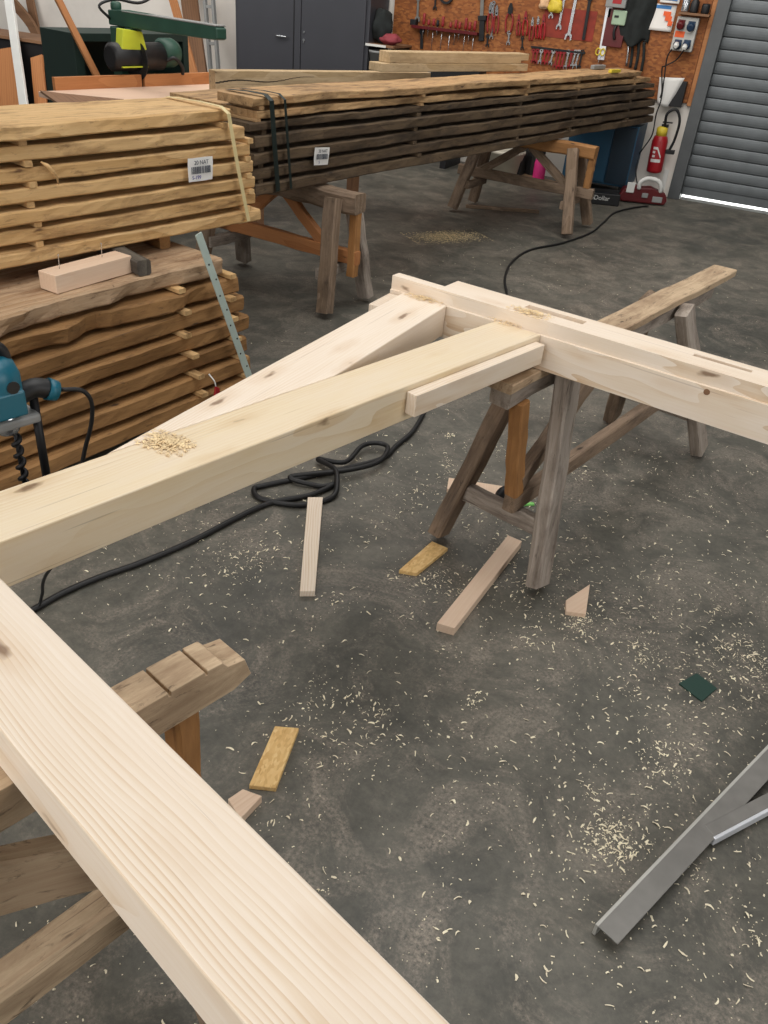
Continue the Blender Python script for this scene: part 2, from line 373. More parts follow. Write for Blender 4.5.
# lower left pile, on the floor
A0 = 79.5; P0 = rotz(A0, (-2.085, 1.9, 0))
n0 = 7; T0 = .064; p0 = .0835
stickx = [.6, .86]
for i in range(n0):
    zb = .6-T0-p0*i
    off = -.015*i
    xr = [.83, .9, .92, .935, .92, .91, .9][i]
    o = board(1.35+xr, .5, T0, 11+i, wane=[.03, .036, .012, .012, .012, .012, .014][i], ragged=.012, warp=.003, edge_freq=1.6 if i > 1 else 3.5).build('sawn_board', GREYTOP if i == 0 else REDW, None, P0 @ Matrix.Translation((-1.35, off, zb)))
    tag(o, 'brown live-edged board, %s of the pile on the floor at left' % flabel(i, n0), 'board', 'boards of the lower left pile')
for i in range(1, n0+1):
    zb = .6-T0-p0*i
    for sx, nm in zip(stickx, ('left', 'right')):
        zt = zb+T0+.001; hh = p0-T0-.002
        if i == n0: zt = .001; hh = .6-T0-p0*(n0-1)-.003
        j = R.uniform(-.02, .02); out = R.uniform(.02, .035)
        off = -.015*min(i, n0-1)
        o = rough_stick(.46, .034, hh, seg=3, j=.0005, seed=i*7+int(sx*10)).build('spacer_stick', RUSH, None, P0 @ Matrix.Translation((sx+j, off-out, zt+hh/2)) @ Matrix.Rotation(PI/2, 4, 'Z'))
        tag(o, 'spacer under the %s board, %s column, lower left pile' % (flabel(i-1, n0), nm), 'spacer stick', 'spacer sticks of the lower left pile')
# bearers carrying the upper pile
B1M = rotz(76, (-2.29, 1.96, 0))
for x, m_, lb in ((.43, IRON, 'dark grey'), (-.75, IRON, 'dark grey'), (1.0, REDW, 'brown')):
    pass
bearer = wood('weathered bearer', '#6a6358', '#4f4840', '#302a24', grain=1., knots=0, rough=.85, bump=.3)
o = rough_stick(.5, .055, .056, seg=5, j=.0015, seed=3).build('bearer_block', bearer, None, frame((-2.011, 2.353, 0.630), Vector((-2.011, 2.353, 0.630))+Vector((-.5, .2, 0))))
tag(o, 'dark grey bearer block between the two left piles, beside the pale block', 'block', 'bearers between the left piles')
for x, lb in ((-.75, 'far left bearer between the two left piles'), (.72, 'bearer near the right end between the two left piles')):
    o = rough_stick(.42, .05, .056, seg=4, j=.001, seed=int(x*9)+20).build('bearer_block', REDW, None, B1M @ Matrix.Translation((x, .05, .63)) @ Matrix.Rotation(PI/2, 4, 'Z'))
    tag(o, 'brown '+lb, 'block', 'bearers between the left piles')

# upper left pile
n1 = 7; T1 = .0455; p1 = .066
for i in range(n1):
    zb = .662+p1*(n1-1-i); top = i == 0
    xr = [1.04, 1.11, 1.13, 1.15, 1.165, 1.17, 1.185][i]
    o = board(1.35+xr, .34, T1, 41+i, wane=[.02, .004, .004, .004, .006, .008, .014][i], ragged=.006, warp=.006 if top else .0025, edge_freq=1.5, seg=50).build('sawn_board', RUSH, None, B1M @ Matrix.Translation((-1.35, -.008 if top else R.uniform(-.004, .004), zb)))
    tag(o, 'light yellow-brown sawn board, %s of the upper left pile' % flabel(i, n1), 'board', 'boards of the upper left pile')
for i in range(1, n1):
    zb = .662+p1*(n1-1-i)
    for sx, nm, out in ((1.11 if i > 1 else 1.0, 'right', -.008), (.16, 'left', -.004)):
        if nm == 'left' and i > 3: out = .01
        o = rough_stick(.3, .028, p1-T1-.001, seg=3, j=.0004, seed=i*5+int(sx*10)).build('spacer_stick', RUSH, None, B1M @ Matrix.Translation((sx+(R.uniform(-.0, .035) if nm == 'right' else R.uniform(-.02, .02)), out+.002, zb+T1+(p1-T1)/2)) @ Matrix.Rotation(PI/2, 4, 'Z'))
        tag(o, 'spacer under the %s board, %s column, upper left pile' % (flabel(i-1, n1), nm), 'spacer stick', 'spacer sticks of the upper left pile')
TOP1 = .662+p1*6+T1
# splinter peeling off the front
sp = MB().tube([(0, 0, 0), (.015, -.012, -.01), (.03, -.016, -.03), (.045, -.012, -.055), (.05, -.006, -.075)], [.003, .007, .006, .005, .002], 5).build('wood_splinter', RUSH, None, B1M @ Matrix.Translation((.2, -.004, .985)))
tag(sp, 'pale splinter curling off the front of the upper left pile', 'splinter')

# long dark pile on two trestles
A2 = 78.6; B2M = rotz(A2, (-2.275, 3.57, 0)); n2 = 7; Z2 = .645
ZB2 = [1.037, .985, .937, .861, .789, .717, .645]; TT2 = [.036, .034, .034, .052, .052, .052, .052]
TOP2 = ZB2[0]+TT2[0]
mats2 = [MIDB, MIDB, DARKB, DARKB, DARKB, DARKB, DARKB]
for i in range(n2):
    Lr = [4.6, 4.85, 4.95, 5.02, 5.05, 5.08, 5.12][i]; x0 = [-.06, -.02, -.09, -.07, -.08, -.07, -.06][i]
    o = board(Lr-x0, .24 if i == 0 else .6, TT2[i], 71+i, wane=.013, ragged=.01, seg=90, warp=.007 if i < 3 else .003, edge_freq=2.2).build('sawn_board', mats2[i], None, B2M @ Matrix.Translation((x0, [0, .012, .0, -.006, -.008, .0, .004][i], ZB2[i])))
    tag(o, '%s live-edged board, %s of the long dark pile on trestles' % ('tan' if i < 2 else 'dark brown', flabel(i, n2)), 'board', 'boards of the long dark pile')
for i in range(1, n2):
    zt = ZB2[i]+TT2[i]; gp = ZB2[i-1]-zt
    for sx, nm in ((-.0, 'first'), (1.3, 'second'), (2.55, 'third'), (3.4, 'fourth'), (4.5, 'last')):
        o = rough_stick(.5 if i > 1 else .2, .035, gp-.001, seg=3, j=.0004, seed=i*3+int(sx*10)).build('spacer_stick', MIDB if i < 3 else DARKB, None, B2M @ Matrix.Translation((sx+R.uniform(-.03, .03), R.uniform(-.006, .014), zt+gp/2)) @ Matrix.Rotation(PI/2, 4, 'Z'))
        tag(o, 'spacer under the %s board, %s column, long dark pile' % (flabel(i-1, n2), nm), 'spacer stick', 'spacer sticks of the long dark pile')

def strap(name, label, M, x, zt, zb, depth, mat, lean=.0, wdt=.018):
    """flat packing band round a pile, at local X x: over the top and down the front."""
    y = -.032; t = .0016
    path = [(x-.02, depth, zt+.004), (x-.01, depth*.4, zt+.012), (x, .0, zt+.010), (x+lean*.1, y, zt-.012), (x+lean*.5, y-.002, (zt+zb)/2), (x+lean, y, zb+.015), (x+lean, .02, zb-.006)]
    # smooth and give the band its width
    vs = []; fs = []
    P = [Vector(p) for p in path]
    Q = []
    for a, b_ in zip(P[:-1], P[1:]):
        for k in range(5): Q.append(a.lerp(b_, k/5))
    Q.append(P[-1])
    for i, p in enumerate(Q):
        tg = (Q[min(i+1, len(Q)-1)]-Q[max(0, i-1)]).normalized(); wd = Vector((1, 0, 0)); nr = tg.cross(wd).normalized()
        for a, b_ in ((-1, -1), (1, -1), (1, 1), (-1, 1)): vs.append(p+wd*a*wdt/2+nr*b_*t/2)
    for i in range(len(Q)-1):
        for k in range(4): fs.append((i*4+k, i*4+(k+1) % 4, (i+1)*4+(k+1) % 4, (i+1)*4+k))
    fs += [(0, 1, 2, 3), tuple(len(Q)*4-4+k for k in (3, 2, 1, 0))]
    return tag(MB().add(vs, fs).build(name, mat, None, M), label, 'strap')
def lx(p, M): return (M.inverted() @ Vector(p)).x
strap('packing_strap', 'cream packing strap over the right end of the upper left pile', B1M, .985, TOP1+.003, .66, .3, STRAPY, lean=.11)
strap('packing_strap', 'dark green packing strap nearest the end of the long dark pile', B2M, .015, TOP2+.003, Z2, .23, STRAPG, lean=.055, wdt=.03)
strap('packing_strap', 'thin dark green strap, second from the near end of the long pile', B2M, .105, TOP2+.003, Z2, .23, STRAPG, lean=.06, wdt=.016)

def paper_tag(label, cx, cz, M, wd, hg, ln1, ln2, tilt):
    """printed delivery label stapled to the front of a pile (local front is -Y)."""
    loc = Vector((cx, 0, cz))
    E_ = M @ Matrix.Translation((loc.x, -.026, loc.z)) @ Matrix.Rotation(tilt, 4, 'Y')
    root = empty('paper_label', label, 'paper label', E_)
    vs = []; fs = []; nx = 8
    for i in range(nx+1):
        for k in range(5):
            x = (i/nx-.5)*wd; z_ = (k/4-.5)*hg
            vs.append((x, -.003+.004*math.sin(i*1.1+k*.7)*(abs(x)/wd*1.6), z_))
    for i in range(nx):
        for k in range(4): a = i*5+k; fs.append((a, a+5, a+6, a+1))
    sh = MB().add(vs, fs).build('sheet', PAPER, root)
    md = sh.modifiers.new('thickness', 'SOLIDIFY'); md.thickness = .0008
    bc = MB(); r = random.Random(len(label)); x = -wd*.42
    while x < wd*.36:
        w_ = r.choice((.0012, .002, .0032, .005)); bc.box(x, x+w_, -.0098, -.0088, -hg*.16, hg*.14); x += w_+r.choice((.0012, .002, .003))
    bc.build('barcode', PRINT, root)
    fx = Matrix.Rotation(PI/2, 4, 'X')
    text(ln1, hg*.25, PRINT, root, Matrix.Translation((0, -.0098, hg*.3)) @ fx)
    text(ln2, hg*.22, INK, root, Matrix.Translation((-wd*.22, -.0098, -hg*.32)) @ fx)
    return root
paper_tag('white barcode label on the front of the upper left pile', .85, .905, B1M, .118, .086, '20 NAT', '5-199', math.radians(0))
paper_tag('crumpled white barcode label on the front of the long dark pile', .395, .79, B2M, .11, .084, '20 NAT', '5', math.radians(4))

# pale block with two nails, lying on the lower pile
c0 = Vector((-2.103, 2.016, 0.665)); c1 = Vector((-2.064, 2.353, 0.665))
bm_ = frame((c0.x, c0.y, .6335), (c1.x, c1.y, .6335))
root = empty('wood_block', 'pale squared block with two upright nails on the lower left pile', 'block', bm_)
Lb = (c1-c0).length
MB().box(0, Lb, 0, .085, -.031, .031).build('block_body', BEECH, root, bevel=.002)
for x, y in ((.06, .05), (Lb*.74, .055)):
    MB().tube([(x, y, .03), (x+.002, y, .075), (x+.003, y, .08)], [.0014, .0014, .003], 6).build('nail', CHROME, root)

# pale green steel flat leaning on the piles
q0 = P0 @ Vector((.865, -.175, .004)); q1 = P0 @ Vector((.665, -.06, .735))
mf = frame(q0, q1, (P0.to_3x3() @ Vector((0, -1, 0))))
Lm = (q1-q0).length
mbar = MB().box(0, Lm, -.016, .016, -.003, .003)
bar = empty('steel_flat_bar', 'pale green drilled steel flat leaning against the left piles', 'metal bar', mf)
mbar.build('bar_body', MINT, bar, bevel=.001)
for k in range(10): MB().lathe([(.004, .0031), (.004, .0036)], 10, Matrix.Translation((.06+k*.065, .004 if k % 2 else -.005, 0))).build('hole', BLACK, bar)
rt = empty('red_tag', 'small red plastic tag on a white string at the front of the lower left pile', 'tag', P0 @ Matrix.Translation((.66, -.135, .095)))
MB().prism([(-.018, 0), (.016, -.004), (.012, .035), (-.006, .05)], -.005, .005, Matrix.Rotation(PI/2, 4, 'X')).build('tag_plate', RED, rt, bevel=.002)
MB().tube(smooth([(-.004, 0, .047), (-.012, .0, .075), (-.02, .022, .1)], 4), .003, 6).build('string', WHITE, rt)

# ------------------------------------------------------------------ trestles
def trestle(label, origin, ang, zt, L0, L1, u_near, u_far, v_near, v_far, bw=.085, bh=.09, legw=.07, legt=.05, mats=(TRES, TRES, TRES, TRESO), cross_z=.24, str_z=.31, lean=.05, lean_far=None, posts=(), braces=(), seed=0, legs_top=.05, omit=(), cross_off=.05, cross_in=0., str_v=0., post_lean=0., start=-.06, crosses=(1, 1), brace_h=.06, beam_parts=None, strw=.045, strh=.075):
    """sawhorse in local coordinates: U along the top beam (X), V across (Y)."""
    root = empty('sawhorse', label, 'sawhorse', rotz(ang, origin), 'sawhorses')
    mbeam, mleg, mstr, mpost = mats
    if beam_parts is None:
        b = stick('top_beam', (L0, 0, zt-bh/2), (L1, 0, zt-bh/2), bw, bh, mbeam, root, j=.003, seed=seed, seg=14)
    else:
        b = beam_parts(root)
    zl = zt-bh*.35
    for tag_, u, v in (('n', u_near, v_near), ('f', u_far, v_far)):
        du = lean if tag_ == 'n' else -(lean_far or lean)
        for s in (-1, 1):
            if (tag_, s) in omit: continue
            top = Vector((u+du, s*(bw/2+legt*.55), zl)); foot = Vector((u, s*v, 0))
            d = (top-foot).normalized()
            foot2 = foot+d*(.012+legt*.35)
            stick('leg', foot2, top, legt, legw, mleg if s < 0 else TRES, root, up=(1, 0, 0), j=.003, seed=seed+int(u*10)+s, seg=7)
        if not crosses[0 if tag_ == 'n' else 1]: continue
        f = cross_z/zl; vv = v*(1-f)+(bw/2)*f
        stick('cross_brace', (u+du*f+cross_off*(1 if tag_ == 'n' else -1), -vv-.03+cross_in, cross_z), (u+du*f+cross_off*(1 if tag_ == 'n' else -1), vv+.03-cross_in, cross_z), .035, .06, mleg, root, j=.002, seed=seed+9)
    stick('stretcher', (u_near+start, str_v, str_z), (u_far+.07, str_v, str_z), strw, strh, mstr, root, j=.002, seed=seed+5)
    for u, z0, z1, w_ in posts:
        stick('post', (u+post_lean, str_v, z0), (u-post_lean, str_v*.6, z1), w_, w_, mpost, root, up=(1, 0, 0), j=.002, seed=seed+13)
    for (ua, za, ub, zb) in braces:
        stick('diagonal_brace', (ua, str_v, za), (ub, .0, zb), .04, brace_h, mstr, root, j=.002, seed=seed+17)
    return root

# middle trestle under the head of the frame
def beamM(root):
    stick('top_beam', (-.09, 0, .64), (1.42, 0, .64), .07, .055, TRESG, root, j=.003, seed=4, seg=10)
    return stick('top_plank', (-.12, 0, .684), (1.6, 0, .684), .098, .028, SPAL, root, j=.002, seed=3, seg=16)
tm = trestle('grey worn sawhorse in the middle under the head of the pale frame', (-.515, 2.145, 0), 75.5, .697, -.17, 1.6, .0, 1.33, .2, .21,
        mats=(SPAL, TRESG, TRES, TRESO), cross_z=.2, str_z=.262, str_v=-.045, cross_in=.03, lean=.17, lean_far=.3, legw=.08, legt=.05, cross_off=.0, posts=((.0, .295, .612, .046),), post_lean=.02, start=0.0, strw=.04, strh=.062, braces=((.03, .33, .62, .6), (1.17, .33, .75, .6)), seed=31, beam_parts=beamM)
# near left trestle under the foreground beam
def beamN(root):
    mb = MB(); zt = .697; h = .074; w2 = .033
    prof_ = [(0, zt-.055), (.0, zt-.035), (.03, zt-.008), (.045, zt-.012)]
    pts = [(0.0, zt-.06), (.035, zt-h), (1.45, zt-h), (1.45, zt)]
    for u in (1.1, .9, .7, .45, .36, .29, .215, .15, .085):
        pts += [(u+.003, zt), (u+.0018, zt-.008), (u-.001, zt-.008), (u-.0018, zt)]
    pts += [(.055, zt-.002), (.045, zt-.016), (.012, zt-.022)]
    M = Matrix.Rotation(PI/2, 4, 'X')
    mb.prism(pts, -w2, w2, M)
    return mb.build('top_beam', SPAL, root, None, bevel=.003)
tn = trestle('brown sawhorse with notched top under the big foreground beam', (-.572, .822, 0), 252, .697, 0, 1.45, .2, 1.25, .22, .22,
        mats=(SPAL, TRES, SPAL, TRESO), cross_z=.2, str_z=.24, lean=.05, crosses=(0, 1), strw=.065, strh=.075, brace_h=.1, posts=((.115, .28, .624, .044),), braces=((.16, .32, .62, .61),), seed=51, beam_parts=beamN)
# two trestles carrying the long dark pile
def beamA(root):
    return stick('top_beam', (-.06, 0, .58), (1.15, 0, .58), .11, .1, TRES, root, j=.006, seed=23, seg=12)
ta = trestle('brown sawhorse under the near end of the long dark pile', (-2.01, 4.005, 0), 172, .637, -.12, 1.15, .0, .93, .2, .2, bw=.1, bh=.1, legw=.085, legt=.06,
        mats=(TRES, TRESG, ORANGE, TRESO), cross_z=.22, str_z=.3, lean=.06, posts=((-.03, .2, .55, .05),), braces=((.1, .28, .45, .56), (.85, .28, .5, .56)), seed=71, beam_parts=beamA)
tb = trestle('brown sawhorse under the far end of the long dark pile', (-1.36, 6.72, 0), 174.5, .637, -.02, 1.2, .0, 1.03, .245, .2, bw=.09, bh=.09, legw=.08, legt=.06,
        mats=(TRESO, TRES, TRES, TRESO), cross_z=.22, str_z=.3, lean=.14, posts=((-.0, .34, .55, .05),), braces=((.12, .3, .5, .56), (.92, .3, .55, .56)), seed=91)

# ------------------------------------------------------------------ the pale timber frame
ZT, ZB = .8, .708
def along(p, q, t): return Vector(p)+(Vector(q)-Vector(p))*t
# foreground sill beam
f0 = Vector((-0.881, 0.656, 0.800)); f1 = Vector((-0.045, 0.389, 0.800)); fd = (f1-f0).normalized(); fn = Vector((fd.y, -fd.x, 0))  # fn points to the photographer's side
FA = math.degrees(math.atan2(fd.y, fd.x)); FO = f0-fd*.75
fw = .134
o = MB().box(0, 2.2, -fw, 0, 0, ZT-.698).build('timber_beam', PINE, None, rotz(FA, (FO.x, FO.y, .698)), bevel=.003)
tag(o, 'big pale planed beam across the bottom left foreground', 'beam', 'planed beams of the frame')
# head beam: mortised, with a seam along its face and a lap cut at its left end
r0 = Vector((-.985, 2.257, 0)); r1 = Vector((.157, 2.059, 0)); rd = (r1-r0).normalized(); RA = math.degrees(math.atan2(rd.y, rd.x))
RH = .138; RZ = .700
RM = rotz(RA, (r0.x, r0.y, RZ))
Lr = 1.75; dw = .118; nd = .042; nx0 = .165
mort = [(.42, .60, .062, .092), (.905, 1.055, .07, .088)]
def ringed_top():
    """beam with lap at the left end and pockets sunk in the top."""
    mb = MB()
    seam = .098; sg = .0016
    # bottom, front (two planks meeting at the seam), ends
    def q(a, b_, c, d): mb.add([a, b_, c, d], [(0, 1, 2, 3)])
    q((0, 0, 0), (Lr, 0, 0), (Lr, 0, seam-sg), (0, 0, seam-sg))
    q((0, 0, seam-sg), (Lr, 0, seam-sg), (Lr, .006, seam), (0, .006, seam))
    q((0, .006, seam), (Lr, .006, seam), (Lr, .006, RH), (0, .006, RH))
    mb.add([(Lr, 0, 0), (Lr, dw, 0), (Lr, dw, RH), (Lr, .006, RH), (Lr, .006, seam), (Lr, 0, seam-sg)], [(0, 1, 2, 3, 4, 5)])
    mb.add([(0, nd, 0), (0, 0, 0), (0, 0, seam-sg), (0, .006, seam), (0, .006, RH), (0, nd, RH)], [(0, 1, 2, 3, 4, 5)])
    q((nx0, nd, 0), (0, nd, 0), (0, nd, RH), (nx0, nd, RH))
    q((nx0, dw, 0), (nx0, nd, 0), (nx0, nd, RH), (nx0+.0, dw, RH))
    q((Lr, dw, 0), (nx0, dw, 0), (nx0, dw, RH), (Lr, dw, RH))
    q((0, 0, 0), (0, nd, 0), (nx0, nd, 0), (nx0, 0, 0)); q((nx0, 0, 0), (nx0, dw, 0), (Lr, dw, 0), (Lr, 0, 0))
    # top with pockets
    xs = sorted({0, nx0, Lr, *[m_[0] for m_ in mort], *[m_[1] for m_ in mort]})
    ys = sorted({.006, nd, dw, *[m_[2] for m_ in mort], *[m_[3] for m_ in mort]})
    for xa, xb in zip(xs[:-1], xs[1:]):
        for ya, yb in zip(ys[:-1], ys[1:]):
            xm, ym = (xa+xb)/2, (ya+yb)/2
            if xm < nx0 and ym > nd: continue
            if any(m_[0] < xm < m_[1] and m_[2] < ym < m_[3] for m_ in mort): continue
            q((xa, ya, RH), (xb, ya, RH), (xb, yb, RH), (xa, yb, RH))
    for a, b_, c, d in mort:
        z1 = RH-.05
        q((a, c, z1), (b_, c, z1), (b_, d, z1), (a, d, z1))
        q((a, c, RH), (a, c, z1), (a, d, z1), (a, d, RH)); q((b_, d, RH), (b_, d, z1), (b_, c, z1), (b_, c, RH))
        q((b_, c, RH), (b_, c, z1), (a, c, z1), (a, c, RH)); q((a, d, RH), (a, d, z1), (b_, d, z1), (b_, d, RH))
    return mb
head = empty('timber_beam', 'pale planed head beam with mortises, crossing the middle sawhorse to the right edge', 'beam', RM, 'planed beams of the frame')
ringed_top().build('beam_body', PINE, head)
hp = Vector((-0.035, 2.089, 0.797)); hl = (RM.inverted() @ hp)
MB().lathe([(.008, -.0005), (.008, .001)], 16, Matrix.Translation((hl.x+.015, 0, .083)) @ Matrix.Rotation(PI/2, 4, 'X')).build('peg_hole', BROWN, head)
# the two rafters running to it
b0 = Vector((-0.948, 0.720, 0.800)); b1 = Vector((-0.475, 2.187, 0.800)); bd = (b1-b0).normalized(); bn = Vector((-bd.y, bd.x, 0))
BA = math.degrees(math.atan2(bd.y, bd.x)); bw = .142
def line_hit(p, d, q, e):
    """parameter t along p + t d where it meets the line q + s e."""
    den = d.x*e.y-d.y*e.x; w_ = q-p
    return (w_.x*e.y-w_.y*e.x)/den
Bm = rotz(BA, (b0.x, b0.y, ZB))
hh = ZT-ZB
gap = .0015
def beam_poly(front_p, d, n, width, M):
    """plan outline of a beam cut along the head beam at one end and the sill beam at the other, in M's coordinates."""
    Rp, Rdir = Vector((r0.x, r0.y, 0))-Vector((-rd.y, rd.x, 0))*gap, rd
    Fp = Vector((f0.x, f0.y, 0))+Vector((-fd.y, fd.x, 0))*gap
    out = []
    for off in (0, width):
        p = Vector((front_p.x, front_p.y, 0))+n*off
        t0 = line_hit(p, d, Fp, fd); t1 = line_hit(p, d, Rp, Rdir)
        out.append((p+d*t0, p+d*t1))
    inv = M.inverted()
    P_ = [out[0][0], out[0][1], out[1][1], out[1][0]]
    return [(inv @ v) for v in P_]
poly = beam_poly(b0, bd, bn, bw, Bm)
o = MB().prism([(v.x, v.y) for v in poly], 0, hh).build('timber_beam', PINE2, None, Bm, bevel=.003)
tag(o, 'long pale beam from the left edge to the head beam, with wood chips on top', 'beam', 'planed beams of the frame')
# second rafter: tapers to a point against the first
bb0 = b0+bn*bw; bb1 = b1+bn*bw                                 # back edge of the first
s0 = Vector((-0.786, 2.204, 0.800)); s1 = Vector((-1.002, 1.008, 0.800)); s2 = Vector((-0.943, 2.132, 0.800))
sr = Vector((-0.823, 1.707, 0.800)); sdir = (s2-s1).normalized(); sn = Vector((sdir.y, -sdir.x, 0))
sw = max(.1, (s0-s1).dot(sn))
SA = math.degrees(math.atan2(sdir.y, sdir.x)); SM = rotz(SA, (s1.x, s1.y, ZB))
Rp = Vector((r0.x, r0.y, 0))-Vector((-rd.y, rd.x, 0))*gap
Bp = Vector((bb0.x, bb0.y, 0))+bn*gap
lp = Vector((s1.x, s1.y, 0)); rp_ = lp+sn*sw
pl = [lp+sdir*line_hit(lp, sdir, Bp, bd), rp_+sdir*line_hit(rp_, sdir, Bp, bd), rp_+sdir*line_hit(rp_, sdir, Rp, rd), lp+sdir*line_hit(lp, sdir, Rp, rd)]
inv = SM.inverted(); pl = [inv @ v for v in pl]
o = MB().prism([(v.x, v.y) for v in pl], 0, hh).build('timber_beam', PINE, None, SM, bevel=.003)
tag(o, 'pale beam tapering against the long beam and ending under the left of the head beam', 'beam', 'planed beams of the frame')
# batten nailed to the side of the long beam
k0 = Vector((-0.636, 1.598, 0.782)); k1 = Vector((-0.447, 2.120, 0.782))
t0 = (k0-b0).dot(bd); t1 = (k1-b0).dot(bd)
o = MB().box(t0+.035, t1+.012, -.0315, -.0015, .022, .078).build('batten', PINE, None, Bm, bevel=.0015)
tag(o, 'short pale batten fixed along the side of the long beam', 'batten', 'battens fixed to the frame')
wS = Vector((s1.x, s1.y, 0)); e1 = line_hit(wS, sdir, Rp, rd)
o = MB().box(e1-.13, e1-.004, .0015, .045, .02, .08).build('packing_block', PINE, None, SM, bevel=.0015)
tag(o, 'pale block beside the tapering beam at the left end of the head beam', 'block')
# packing board between the middle trestle and the beams
o = rough_stick(.17, .1, .02, seg=4, j=.0015, seed=8).build('packing_board', TRES, None, rotz(75.5, (-.515, 2.145, 0)) @ Matrix.Translation((-.215, .01, .7)))
bpy.data.objects.remove(o)

# ------------------------------------------------------------------ loose pieces on the floor
def floor_piece(name, label, cat, corners, h, mat, group=None, z=0., bevel=.0015):
    c = [Vector(p) for p in corners]
    M = frame((c[0].x, c[0].y, z), (c[1].x, c[1].y, z))
    inv = M.inverted(); pts = [inv @ v for v in c]
    a = sum(pts[i].x*pts[(i+1) % len(pts)].y-pts[(i+1) % len(pts)].x*pts[i].y for i in range(len(pts)))
    if a < 0: pts = pts[::-1]
    return tag(MB().prism([(p.x, p.y) for p in pts], .0, h).build(name, mat, None, M, bevel=bevel), label, cat, group)
floor_piece('batten', 'short pale square batten alone on the floor below the long beam', 'batten', [(-0.951, 1.694, 0.022), (-1.194, 2.164, 0.022), (-1.149, 2.193, 0.022), (-0.912, 1.718, 0.022)], .022, PINE)
floor_piece('batten', 'pinkish square batten on the floor before the middle sawhorse', 'batten', [(-0.531, 1.765, 0.030), (-0.493, 2.313, 0.030), (-0.440, 2.305, 0.030), (-0.477, 1.771, 0.030)], .03, BEECH)
floor_piece('board_offcut', 'yellow strand board offcut at the left foot of the middle sawhorse', 'offcut', [(-0.740, 1.957, 0.014), (-0.711, 2.162, 0.014), (-0.649, 2.154, 0.014), (-0.684, 1.973, 0.014)], .014, OSB, 'strand board offcuts')
floor_piece('board_offcut', 'yellow strand board offcut nearest the foreground beam', 'offcut', [(-0.698, 1.033, 0.014), (-0.740, 1.213, 0.014), (-0.685, 1.237, 0.014), (-0.640, 1.056, 0.014)], .014, OSB, 'strand board offcuts')
floor_piece('wood_offcut', 'small rough offcut lying behind the legs of the middle sawhorse', 'offcut', [(-0.792, 2.500, 0.020), (-0.816, 2.579, 0.020), (-0.606, 2.638, 0.020), (-0.595, 2.569, 0.020)], .018, BEECH)
floor_piece('wood_offcut', 'greyish pink offcut half under the foreground beam', 'offcut', [(-0.714, 0.972, 0.020), (-0.700, 1.011, 0.020), (-0.652, 1.016, 0.020), (-0.661, 0.942, 0.020)], .024, BEECH)
floor_piece('wedge_offcut', 'pinkish pointed wedge offcut on the floor right of the middle sawhorse', 'offcut', [(-0.179, 2.212, 0.016), (-0.226, 2.090, 0.016), (-0.212, 2.037, 0.016), (-0.154, 2.056, 0.016)], .016, BEECH)
floor_piece('green_chip', 'dark green square chip of plate on the floor at right', 'plate chip', [(0.151, 1.909, 0.005), (0.219, 1.870, 0.005), (0.251, 1.945, 0.005), (0.191, 1.978, 0.005)], .005, DGREEN, bevel=.0005)
# green clip by the sawhorse foot
o = MB().box(-.03, .03, -.008, .008, 0, .008).box(-.02, .01, .006, .014, 0, .006).build('green_clip', LIME, None, rotz(35, (-0.506, 2.582, 0.000)), bevel=.002)
tag(o, 'small light green clip on the floor inside the middle sawhorse', 'clip')
# steel ring: a roll of band standing behind the cross brace
o = MB().lathe([(.028, 0), (.038, 0), (.038, .025), (.028, .025)], 26).build('band_roll', IRON, None, Matrix.Translation((-0.585, 2.548, 0.000)) @ rotz(40) @ Matrix.Translation((0, 0, .0385)) @ Matrix.Rotation(PI/2, 4, 'X'))
tag(o, 'small dark band roll standing under the middle sawhorse', 'roll')

# angle-steel rail at the right edge
g0 = Vector((0.105, 1.072, 0.035)); g1 = Vector((0.389, 1.754, 0.035)); g1 = g0+(g1-g0)*1.5
gm = frame((g0.x, g0.y, 0), (g1.x, g1.y, 0)); gl = (g1-g0).length
rail = empty('steel_rail', 'grey folded steel rail with a bright side arm, lying at the right edge', 'steel rail', gm)
RX = Matrix(((0, 0, 1, 0), (1, 0, 0, 0), (0, 1, 0, .035), (0, 0, 0, 1)))
MB().prism([(-.003, 0), (-.05, 0), (-.05, -.003), (-.003, -.003)][::-1], 0, gl, RX).build('flange', ALU, rail, bevel=.0006)
MB().prism([(.004, -.001), (.0, .0), (-.003, .0), (-.003, -.034), (.004, -.034)][::-1], 0, gl, RX).build('side_lip', plain('bright steel lip', '#b9b8b2', .4, .15, var=.08), rail, bevel=.0006)
a0 = Vector((0.289, 1.408, 0.035)); la = gm.inverted() @ a0
a1 = Vector((0.402, 1.562, 0.035)); lb_ = gm.inverted() @ a1; dv = (lb_-la).normalized()
am = frame((la.x, la.y-.001, .012), (la.x+dv.x, la.y-.001+dv.y, .012))
MB().box(0.005, .3, -.004, .026, .02, .024).build('arm_top', ALU, rail, am, bevel=.001)
MB().box(0, .3, -.012, -.004, .0, .024).build('side_arm', ALUB, rail, am, bevel=.002)

